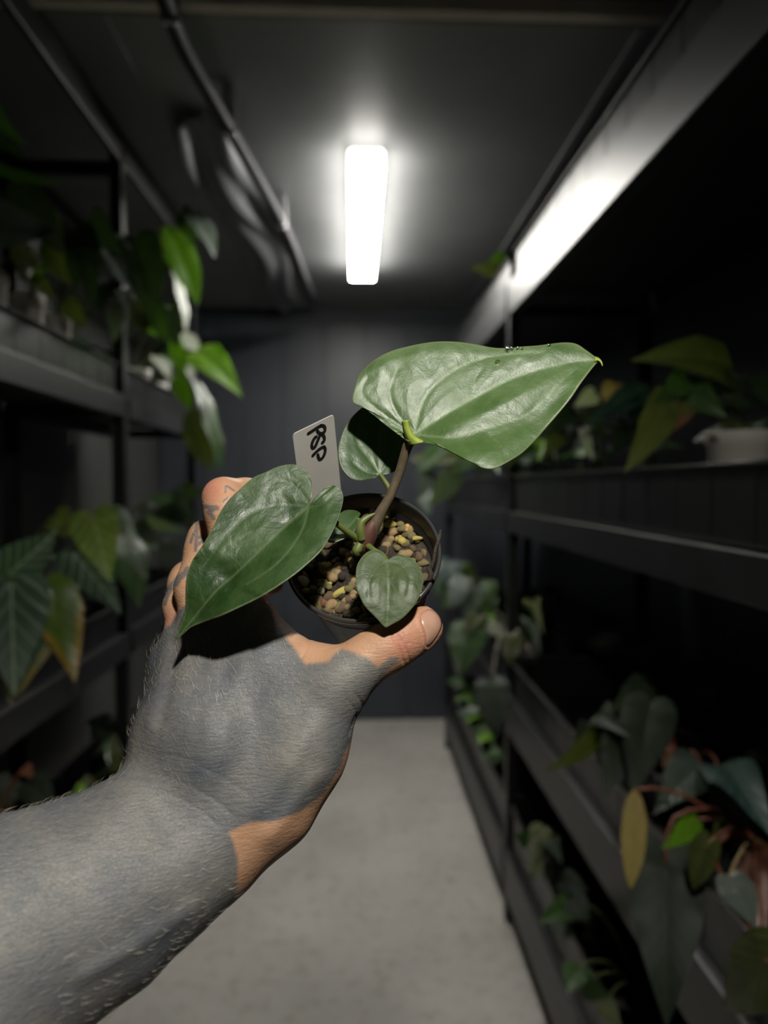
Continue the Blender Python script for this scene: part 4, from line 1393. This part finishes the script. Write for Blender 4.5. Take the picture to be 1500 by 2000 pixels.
def plant(x, y, z, label, leaves, r=.045, h=.085, pot='black_pot', group=None, stem='stem'):
    """leaves: (base px, base py, base d, tip px, tip py, tip d, width px, roll deg, material[, kind, bend, stem])"""
    t = thing('potted_plant', (x, y, z), label, 'potted plant', group)
    put_pot(t, (x, y, z), r, h, pot)
    C = Vector((x, y, z + h * .82))
    for lf in leaves:
        bx, by, bd, tx, ty, td, wp, roll, mat = lf[:9]
        kind = lf[9] if len(lf) > 9 else 'heart'
        bend = lf[10] if len(lf) > 10 else .12
        sm = lf[11] if len(lf) > 11 else stem
        B, T = P(bx, by, bd), P(tx, ty, td)
        fr = .452 if x > 0 else -.635                  # hang in front of the rack, not through it
        rim = z + (.15 if x > 0 else .10)
        if T.z < rim and abs(T.x) > abs(fr): T = cam.location + (T - cam.location) * (fr / T.x)
        if B.z < rim - .02 and abs(B.x) > abs(fr) and abs(B.x) < abs(fr) + .12: B = cam.location + (B - cam.location) * (fr / B.x)
        put_leaf(t, B, T, wp / F_PX * (bd + td) / 2, math.radians(roll), mat, kind, bend)
        put_stem(t, C + Vector((rng.uniform(-.012, .012), rng.uniform(-.012, .012), 0)), B, .0028, sm, over=Vector((fr * 1.02, (y + B.y) / 2, rim + .025)) if B.z < rim and abs(B.x) <= abs(fr) + .001 else None)
    return t


def generic(x, y, z, n, L0, mats, label, group, r=.045, h=.085, pot='black_pot', lean=0.0, clear=.3, droop=.4):
    """bushy plant whose leaves spread round the pot; lean pushes it towards the aisle, clear = headroom"""
    t = thing('potted_plant', (x, y, z), label, 'potted plant', group)
    put_pot(t, (x, y, z), r, h, pot)
    C = Vector((x, y, z + h * .82))
    a0 = rng.uniform(0, 6.28)
    for i in range(n):
        a = a0 + i * 2.4 + rng.uniform(-.3, .3)
        Lg = L0 * rng.uniform(.7, 1.15)
        hh = min(clear - h - .03, L0 * rng.uniform(.4, 1.1))
        rad = L0 * rng.uniform(.15, .5)
        B = C + Vector((math.cos(a) * rad * .6 + lean * rng.uniform(.2, 1), math.sin(a) * rad, max(.03, hh)))
        dz = -droop * rng.uniform(.4, 1.5)
        dirv = Vector((math.cos(a) * .55 + (1 if lean > 0 else -1 if lean < 0 else 0) * .35, math.sin(a), dz)).normalized()
        T = B + dirv * Lg
        # stay clear of walls
        T.z = max(T.z, z + .17); B.z = max(B.z, z + .19)
        T.x = min(max(T.x, XL + .03), XR - .03); T.y = min(T.y, BACK - .04)
        B.x = min(max(B.x, XL + .03), XR - .03); B.y = min(B.y, BACK - .05)
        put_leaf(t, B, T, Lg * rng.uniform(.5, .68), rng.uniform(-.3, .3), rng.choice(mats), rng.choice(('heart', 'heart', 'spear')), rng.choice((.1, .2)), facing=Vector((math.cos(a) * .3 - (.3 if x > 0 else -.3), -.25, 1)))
        put_stem(t, C, B, .0022, arch=.12)
    return t


# ---- left rack, top shelf
zl = LSH[2]
plant(-.735, 1.49, zl, 'plant in a clear pot on top shelf of open-railed rack, long leaves reaching the rail', [
    (-40, 175, 1.22, 50, 285, 1.20, 55, 30, 'mid'), (-20, 325, 1.22, 136, 352, 1.26, 60, 65, 'mid', 'spear'), (-30, 430, 1.2, 110, 450, 1.3, 110, 40, 'dark'), (20, 380, 1.3, 130, 500, 1.3, 110, -20, 'dark'),
    (60, 520, 1.3, 5, 455, 1.25, 60, 30, 'olive'), (-10, 250, 1.3, 50, 310, 1.3, 50, 20, 'dark')], r=.036, h=.165, pot='clear_pot')
plant(-.722, 1.635, zl, 'small plant in a cloudy clear pot at the tray edge, beside a taller one', [
    (60, 530, 1.42, 105, 512, 1.45, 22, 20, 'bright', 'spear'), (55, 540, 1.42, 20, 500, 1.4, 28, 20, 'mid'), (75, 545, 1.44, 110, 590, 1.44, 26, 0, 'olive'), (95, 480, 1.45, 140, 560, 1.44, 50, 20, 'olive')], r=.034, h=.16, pot='clear_pot')
plant(-.718, 1.785, zl, 'bushy dark plant in a frosted clear pot, shiny leaves above the tray edge', [
    (120, 470, 1.55, 150, 560, 1.52, 60, 10, 'dark'), (150, 450, 1.6, 205, 520, 1.56, 60, -10, 'dark'), (180, 430, 1.62, 240, 500, 1.6, 60, 20, 'dark'), (165, 500, 1.62, 185, 610, 1.6, 50, 5, 'dark'), (130, 590, 1.6, 170, 640, 1.58, 40, 5, 'olive', 'spear'),
    (100, 430, 1.6, 170, 470, 1.58, 50, 40, 'olive'), (215, 470, 1.7, 270, 590, 1.62, 62, -25, 'dark', 'heart', .2), (200, 480, 1.66, 245, 560, 1.6, 50, -45, 'grey', 'spear')], r=.031, h=.15, pot='clear_pot')
plant(-.785, 1.93, zl, 'dark climbing plant with wet-looking hanging leaves before the steel post', [
    (205, 460, 1.78, 250, 540, 1.74, 66, -30, 'grey', 'heart', .2), (225, 520, 1.8, 272, 590, 1.76, 62, -35, 'grey', 'heart', .2), (230, 590, 1.85, 222, 670, 1.84, 36, 0, 'grey', 'spear'), (195, 560, 1.85, 200, 620, 1.84, 40, 10, 'dark'),
    (240, 570, 1.86, 258, 620, 1.84, 34, -20, 'grey'), (265, 470, 1.9, 310, 600, 1.88, 90, 0, 'dark', 'heart', .2), (290, 520, 1.95, 300, 640, 1.93, 70, 20, 'dark')], r=.045, h=.08)
plant(-.76, 2.28, zl, 'tall climber with lit lime-green leaves hanging past the steel post', [
    (326, 442, 2.22, 386, 596, 2.18, 62, -18, 'bright', 'oval', .18), (330, 500, 2.25, 362, 655, 2.22, 34, -60, 'pale', 'oval', .1), (385, 425, 2.3, 420, 505, 2.28, 56, -40, 'grey', 'heart', .15), (355, 420, 2.3, 395, 470, 2.3, 50, 30, 'mid'),
    (275, 600, 2.2, 285, 660, 2.2, 46, 0, 'olive'), (300, 610, 2.2, 330, 670, 2.2, 46, 20, 'mid'), (335, 600, 2.3, 345, 680, 2.3, 60, 10, 'dark')], r=.05, h=.16, pot='white_pot')
plant(-.75, 2.50, zl, 'plant in a white pot with lime leaves hanging low at the rack end', [
    (390, 690, 2.36, 474, 778, 2.30, 72, -25, 'bright', 'heart', .2), (420, 690, 2.38, 462, 735, 2.32, 40, 30, 'bright'), (376, 735, 2.36, 430, 926, 2.28, 44, -45, 'mid', 'oval', .12), (372, 800, 2.36, 412, 920, 2.30, 56, 10, 'olive', 'oval'),
    (340, 655, 2.36, 362, 735, 2.34, 34, 20, 'bright', 'oval'), (300, 630, 2.36, 340, 660, 2.36, 40, 10, 'bright'), (355, 650, 2.4, 385, 690, 2.38, 36, -30, 'pale', 'oval'), (345, 730, 2.38, 372, 800, 2.34, 36, 0, 'bright', 'oval'), (310, 700, 2.36, 335, 745, 2.34, 36, -40, 'pale')], r=.052, h=.135, pot='white_pot')
plant(-.745, 2.74, zl, 'small plant in a white pot, last on the top shelf of open-railed rack', [(330, 690, 2.6, 355, 740, 2.58, 36, 0, 'mid'), (350, 700, 2.6, 380, 745, 2.58, 30, -20, 'pale', 'spear'), (370, 690, 2.62, 400, 700, 2.6, 36, 20, 'grey')], r=.045, h=.12, pot='white_pot')

# ---- left rack, middle shelf
zl = LSH[1]
plant(-.78, 1.33, zl, 'plant with big pale-veined heart leaves, one browned at its tip, hanging over the tray', [
    (20, 1118, 1.36, 112, 1035, 1.40, 92, 15, 'veined', 'heart', .1), (22, 1150, 1.30, 28, 1362, 1.22, 140, 0, 'veined', 'heart', .12), (60, 1200, 1.34, 22, 1378, 1.26, 130, 10, 'veined_scorch', 'heart', .1), (95, 1150, 1.36, 147, 1335, 1.30, 104, -15, 'scorch', 'heart', .15), (-60, 1050, 1.4, 10, 1130, 1.38, 80, 20, 'dark')], r=.055, h=.09)
plant(-.80, 1.62, zl, 'plant with lime quilted leaf and plain green leaf hanging beside the pale-veined one', [
    (182, 1012, 1.50, 216, 1138, 1.46, 92, 5, 'veined_lime', 'heart', .12), (228, 1040, 1.56, 272, 1190, 1.50, 84, -25, 'mid', 'spear', .15), (150, 1085, 1.48, 236, 1200, 1.44, 90, -15, 'veined', 'heart', .1), (215, 1000, 1.6, 262, 1080, 1.58, 60, -30, 'mid'), (110, 1010, 1.55, 150, 1050, 1.55, 60, 20, 'olive')], r=.05, h=.085)
plant(-.78, 2.0, zl, 'dim plant with thin pale leaves near the steel post, middle shelf', [(300, 975, 1.95, 350, 972, 1.95, 20, 0, 'veined', 'spear'), (290, 1015, 1.95, 372, 1040, 1.9, 26, 30, 'grey', 'spear'), (340, 960, 1.95, 380, 1010, 1.95, 22, 0, 'dark', 'spear'), (270, 1030, 1.95, 310, 1060, 1.95, 40, 0, 'dark'), (280, 1070, 1.9, 285, 1110, 1.88, 22, 0, 'pale'), (330, 1060, 1.95, 330, 1120, 1.94, 40, 0, 'dark')], r=.045, h=.08)
plant(-.80, 2.35, zl, 'dark plant behind the steel post, middle shelf', [(330, 985, 2.3, 385, 1030, 2.28, 60, 0, 'dark'), (360, 960, 2.3, 400, 960, 2.3, 40, 20, 'dark'), (300, 990, 2.3, 290, 1040, 2.28, 50, 0, 'dark')])
generic(-.82, 2.72, zl, 6, .12, ['dark', 'mid'], 'small dark plant at the far end of the middle shelf', None, lean=.03, clear=.5)
# ---- left rack, lowest shelf
zl = LSH[0]
plant(-.78, 1.75, zl, 'low plant with upright pale spear leaf on lowest shelf of open-railed rack', [(228, 1500, 1.70, 222, 1428, 1.72, 26, 0, 'olive', 'spear'), (180, 1560, 1.65, 168, 1512, 1.68, 50, 0, 'olive'), (165, 1540, 1.65, 140, 1555, 1.62, 30, 0, 'bright'), (200, 1560, 1.66, 240, 1530, 1.68, 40, 10, 'dark')], r=.05, h=.09)
plant(-.78, 1.40, zl, 'plant with a reddish upright stem on lowest shelf, beside the wrist', [(48, 1500, 1.36, 66, 1520, 1.34, 26, 0, 'red'), (20, 1530, 1.4, -20, 1590, 1.38, 60, 0, 'dark'), (60, 1530, 1.4, 110, 1580, 1.38, 60, 0, 'dark')], r=.05, h=.09, stem='stem_red')
for y in (2.4, 2.75):
    generic(-.80, y, zl, 6, .10, ['dark', 'dark', 'mid'], 'low dark plant on lowest shelf of open-railed rack, ' + ('just past the post' if y < 2.5 else 'last at the rack end'), 'low plants behind the post', lean=.03, clear=.45)

# ---- right rack, top tray
plant(.56, 3.1, RSH[3], 'small plant peeping over the bright top tray with a lime leaf', [(978, 532, 3.0, 918, 524, 2.95, 34, 30, 'olive', 'spear'), (985, 500, 3.05, 955, 512, 3.0, 24, 20, 'bright', 'spear'), (1000, 520, 3.05, 960, 560, 3.0, 30, 0, 'mid')], r=.04, h=.06)
# ---- right rack, second shelf
zr = RSH[2]
plant(.64, 1.16, zr, 'plant in a clear pot with big striped olive leaf on second shelf', [
    (1425, 715, 1.10, 1230, 705, 1.02, 112, 35, 'olive', 'heart', .18), (1305, 775, 1.05, 1218, 925, .96, 74, -15, 'olive', 'spear', .15), (1350, 760, 1.08, 1420, 815, 1.05, 60, 10, 'mid'), (1390, 745, 1.1, 1500, 800, 1.1, 70, 10, 'dark'), (1340, 735, 1.08, 1275, 790, 1.02, 60, -10, 'mid'),
    (1360, 770, 1.1, 1330, 830, 1.06, 40, 0, 'olive'), (1440, 770, 1.12, 1540, 740, 1.1, 80, 20, 'dark'), (1350, 790, 1.1, 1300, 860, 1.04, 40, 20, 'red', 'spear')], r=.058, h=.165, pot='clear_pot')
plant(.62, 1.48, zr, 'plant with blue-green leaf and a pale bare stalk on second shelf', [
    (1262, 762, 1.35, 1145, 832, 1.28, 64, 25, 'blue', 'heart', .12), (1160, 770, 1.36, 1120, 795, 1.34, 36, 0, 'pale', 'heart', .1, 'stem_pale'), (1200, 750, 1.38, 1185, 800, 1.36, 44, 0, 'dry', 'spear'), (1250, 790, 1.4, 1245, 860, 1.36, 50, 0, 'dark'), (1140, 840, 1.36, 1160, 900, 1.34, 26, 30, 'pale', 'spear', .1, 'stem_pale'), (1230, 830, 1.4, 1190, 900, 1.36, 60, 0, 'dark')], r=.05, h=.085)
plant(.64, 1.78, zr, 'dark leafy plant on second shelf, under the leaf tip of the held plant', [(1110, 800, 1.7, 1065, 850, 1.66, 50, 0, 'dark'), (1090, 850, 1.72, 1060, 890, 1.7, 40, 0, 'olive'), (1130, 840, 1.72, 1110, 900, 1.68, 44, 0, 'dark'), (1150, 800, 1.75, 1180, 860, 1.74, 50, 0, 'dark'), (1080, 820, 1.74, 1040, 840, 1.7, 30, 20, 'grey', 'spear')], r=.05)
plant(.62, 2.12, zr, 'plant with small mixed leaves on second shelf beside the post', [(1040, 850, 2.0, 1005, 900, 1.96, 46, 0, 'mid'), (1060, 860, 2.02, 1050, 905, 2.0, 36, 0, 'bright'), (1020, 870, 2.02, 990, 915, 1.98, 32, 0, 'olive'), (1070, 830, 2.05, 1090, 880, 2.03, 40, 0, 'dark')], r=.05)
plant(.58, 2.55, zr, 'hazy green plant spilling over second-shelf tray behind the main stem', [(930, 880, 2.5, 885, 930, 2.45, 50, 10, 'mid', 'heart', .2), (900, 890, 2.5, 850, 905, 2.45, 40, 30, 'olive'), (890, 920, 2.48, 835, 990, 2.42, 52, -20, 'grey', 'spear', .15), (960, 890, 2.5, 975, 925, 2.5, 36, 0, 'mid'), (945, 870, 2.52, 920, 900, 2.5, 34, 0, 'bright')], r=.05)
plant(.58, 2.95, zr, 'pale green plant over the far end of second-shelf tray', [(860, 880, 2.9, 812, 925, 2.85, 44, 10, 'mid', 'heart', .2), (850, 900, 2.9, 800, 895, 2.88, 36, 30, 'olive'), (845, 925, 2.88, 812, 985, 2.84, 44, -20, 'grey', 'spear'), (880, 880, 2.9, 865, 915, 2.9, 40, 0, 'grey'), (830, 960, 2.86, 838, 1010, 2.82, 30, 0, 'grey', 'spear')], r=.05)
generic(.62, 3.45, zr, 7, .13, ['mid', 'grey', 'dark'], 'plant in the corner of second shelf against the back wall', None, lean=-.05, clear=.5)
# ---- right rack, third shelf
zr = RSH[1]
plant(.62, 1.02, zr, 'plant with huge dark hanging leaf and a dry tan leaf on third shelf', [
    (1300, 1690, 1.02, 1302, 2010, .93, 148, 0, 'dark', 'heart', .15), (1240, 1542, 1.04, 1231, 1738, 1.00, 48, -10, 'dry', 'oval', .1, 'stem_red'), (1360, 1600, 1.06, 1292, 1658, 1.02, 44, -20, 'bright', 'spear', .1), (1380, 1655, 1.06, 1355, 1740, 1.02, 50, 20, 'olive'),
    (1425, 1712, 1.04, 1476, 1812, .98, 56, -10, 'grey', 'spear', .1, 'stem_tan'), (1480, 1660, 1.0, 1492, 1890, .93, 70, 20, 'red', 'spear', .1, 'stem_red'), (1500, 1880, .95, 1420, 1975, .90, 110, 30, 'olive'), (1420, 1610, 1.06, 1370, 1660, 1.04, 36, 0, 'olive')], r=.06, h=.09, stem='stem_red')
plant(.64, 1.36, zr, 'plant with grey-green hanging leaves on third shelf, red stems between', [
    (1368, 1492, 1.20, 1276, 1592, 1.13, 96, 10, 'grey', 'heart', .12), (1405, 1500, 1.18, 1510, 1640, 1.10, 96, -20, 'blue', 'spear', .12), (1270, 1380, 1.28, 1235, 1560, 1.2, 104, 0, 'dark', 'heart', .12), (1220, 1440, 1.30, 1180, 1560, 1.24, 80, 0, 'dark'), (1260, 1340, 1.34, 1190, 1390, 1.3, 60, 0, 'dark'), (1310, 1460, 1.3, 1295, 1500, 1.28, 20, 0, 'red', 'spear')], r=.055, h=.09, stem='stem_red')
plant(.60, 1.66, zr, 'plant with a single olive leaf reaching out over third-shelf tray', [(1178, 1416, 1.50, 1062, 1506, 1.42, 50, -35, 'olive', 'spear', .2), (1180, 1400, 1.55, 1230, 1440, 1.52, 60, 0, 'dark'), (1150, 1420, 1.55, 1120, 1450, 1.5, 40, 0, 'dark')], r=.05)
plant(.58, 2.34, zr, 'plant with bright heart leaf and pale stalks on third shelf at the post', [
    (915, 1232, 2.28, 896, 1326, 2.22, 74, 5, 'mid', 'heart', .12), (935, 1205, 2.3, 900, 1240, 2.26, 34, 10, 'olive'), (1000, 1245, 2.08, 995, 1300, 2.06, 44, 0, 'olive', 'heart'), (955, 1220, 2.3, 985, 1245, 2.28, 24, 0, 'pale', 'spear', .1, 'stem_pale'), (950, 1190, 2.35, 975, 1160, 2.35, 30, 0, 'mid'), (960, 1340, 2.2, 972, 1440, 2.14, 72, 0, 'dark', 'heart'), (1046, 1190, 2.5, 1062, 1240, 2.5, 36, 0, 'olive'), (1040, 1220, 2.5, 1056, 1280, 2.46, 40, 0, 'dark')], r=.05, stem='stem_pale')
plant(.57, 2.75, zr, 'silvery plant on third shelf behind the thumb', [(905, 1130, 2.7, 880, 1190, 2.66, 44, 10, 'grey', 'spear'), (930, 1150, 2.7, 905, 1215, 2.66, 40, -10, 'grey', 'spear'), (955, 1140, 2.72, 950, 1180, 2.7, 34, 0, 'mid'), (920, 1120, 2.72, 900, 1110, 2.7, 30, 0, 'olive'), (890, 1160, 2.7, 862, 1190, 2.66, 36, 0, 'mid'), (950, 1180, 2.7, 965, 1220, 2.68, 26, 0, 'bright', 'spear')], r=.05)
plant(.57, 3.15, zr, 'blue-green plant on third shelf next to the silvery one', [(880, 1100, 3.1, 862, 1150, 3.06, 50, 10, 'blue'), (900, 1110, 3.1, 920, 1140, 3.1, 40, 0, 'mid'), (870, 1130, 3.1, 850, 1170, 3.06, 36, 0, 'mid'), (905, 1130, 3.1, 930, 1160, 3.08, 30, 0, 'olive')], r=.05)
generic(.64, 3.5, zr, 6, .12, ['dark', 'mid'], 'dark plant in the back corner of third shelf', None, lean=-.04, clear=.45)
# ---- right rack, lowest shelf
zr = RSH[0]
plant(.59, 1.42, zr, 'plant with two green leaves in lowest tray, nearest the big hanging leaf', [(1130, 1890, 1.36, 1108, 1945, 1.30, 56, 10, 'mid'), (1140, 1925, 1.34, 1196, 1945, 1.30, 48, 20, 'mid'), (1120, 1760, 1.4, 1150, 1800, 1.38, 50, 0, 'dark'), (1180, 1960, 1.3, 1215, 2010, 1.26, 40, 0, 'olive')], r=.05)
plant(.57, 1.66, zr, 'plant with one glossy leaf leaning out of the lowest tray', [(1128, 1770, 1.58, 1048, 1806, 1.50, 62, 25, 'mid', 'heart', .15), (1100, 1720, 1.62, 1150, 1740, 1.6, 50, 0, 'dark'), (1090, 1800, 1.6, 1120, 1840, 1.58, 44, 0, 'dark')], r=.05)
plant(.58, 2.0, zr, 'plant with yellowing leaf in the lowest tray near the post', [(1062, 1622, 1.9, 1042, 1682, 1.86, 54, 10, 'olive'), (1030, 1640, 1.84, 1005, 1630, 1.82, 36, 0, 'mid'), (1050, 1680, 1.78, 1035, 1720, 1.76, 34, 0, 'olive', 'spear'), (1080, 1650, 1.94, 1100, 1690, 1.92, 50, 0, 'dark')], r=.05)
SN = ['first after the post', 'second after the post', 'between two others mid-row', 'second before the back wall', 'last before the back wall']
small = [(.545, 2.5), (.55, 2.72), (.545, 2.95), (.545, 3.18), (.545, 3.42)]
for i, (x, y) in enumerate(small):
    t = generic(x, y, zr, 8, .085, ['mid', 'bright', 'mid', 'grey'], 'small green seedling in the lowest tray row, ' + SN[i], 'seedlings in the lowest tray', r=.035, h=.09, lean=-.03, clear=.26)

# ---- less visible plants standing in the second row of the shelves
F4, FO = 'four-shelf', 'open-railed'
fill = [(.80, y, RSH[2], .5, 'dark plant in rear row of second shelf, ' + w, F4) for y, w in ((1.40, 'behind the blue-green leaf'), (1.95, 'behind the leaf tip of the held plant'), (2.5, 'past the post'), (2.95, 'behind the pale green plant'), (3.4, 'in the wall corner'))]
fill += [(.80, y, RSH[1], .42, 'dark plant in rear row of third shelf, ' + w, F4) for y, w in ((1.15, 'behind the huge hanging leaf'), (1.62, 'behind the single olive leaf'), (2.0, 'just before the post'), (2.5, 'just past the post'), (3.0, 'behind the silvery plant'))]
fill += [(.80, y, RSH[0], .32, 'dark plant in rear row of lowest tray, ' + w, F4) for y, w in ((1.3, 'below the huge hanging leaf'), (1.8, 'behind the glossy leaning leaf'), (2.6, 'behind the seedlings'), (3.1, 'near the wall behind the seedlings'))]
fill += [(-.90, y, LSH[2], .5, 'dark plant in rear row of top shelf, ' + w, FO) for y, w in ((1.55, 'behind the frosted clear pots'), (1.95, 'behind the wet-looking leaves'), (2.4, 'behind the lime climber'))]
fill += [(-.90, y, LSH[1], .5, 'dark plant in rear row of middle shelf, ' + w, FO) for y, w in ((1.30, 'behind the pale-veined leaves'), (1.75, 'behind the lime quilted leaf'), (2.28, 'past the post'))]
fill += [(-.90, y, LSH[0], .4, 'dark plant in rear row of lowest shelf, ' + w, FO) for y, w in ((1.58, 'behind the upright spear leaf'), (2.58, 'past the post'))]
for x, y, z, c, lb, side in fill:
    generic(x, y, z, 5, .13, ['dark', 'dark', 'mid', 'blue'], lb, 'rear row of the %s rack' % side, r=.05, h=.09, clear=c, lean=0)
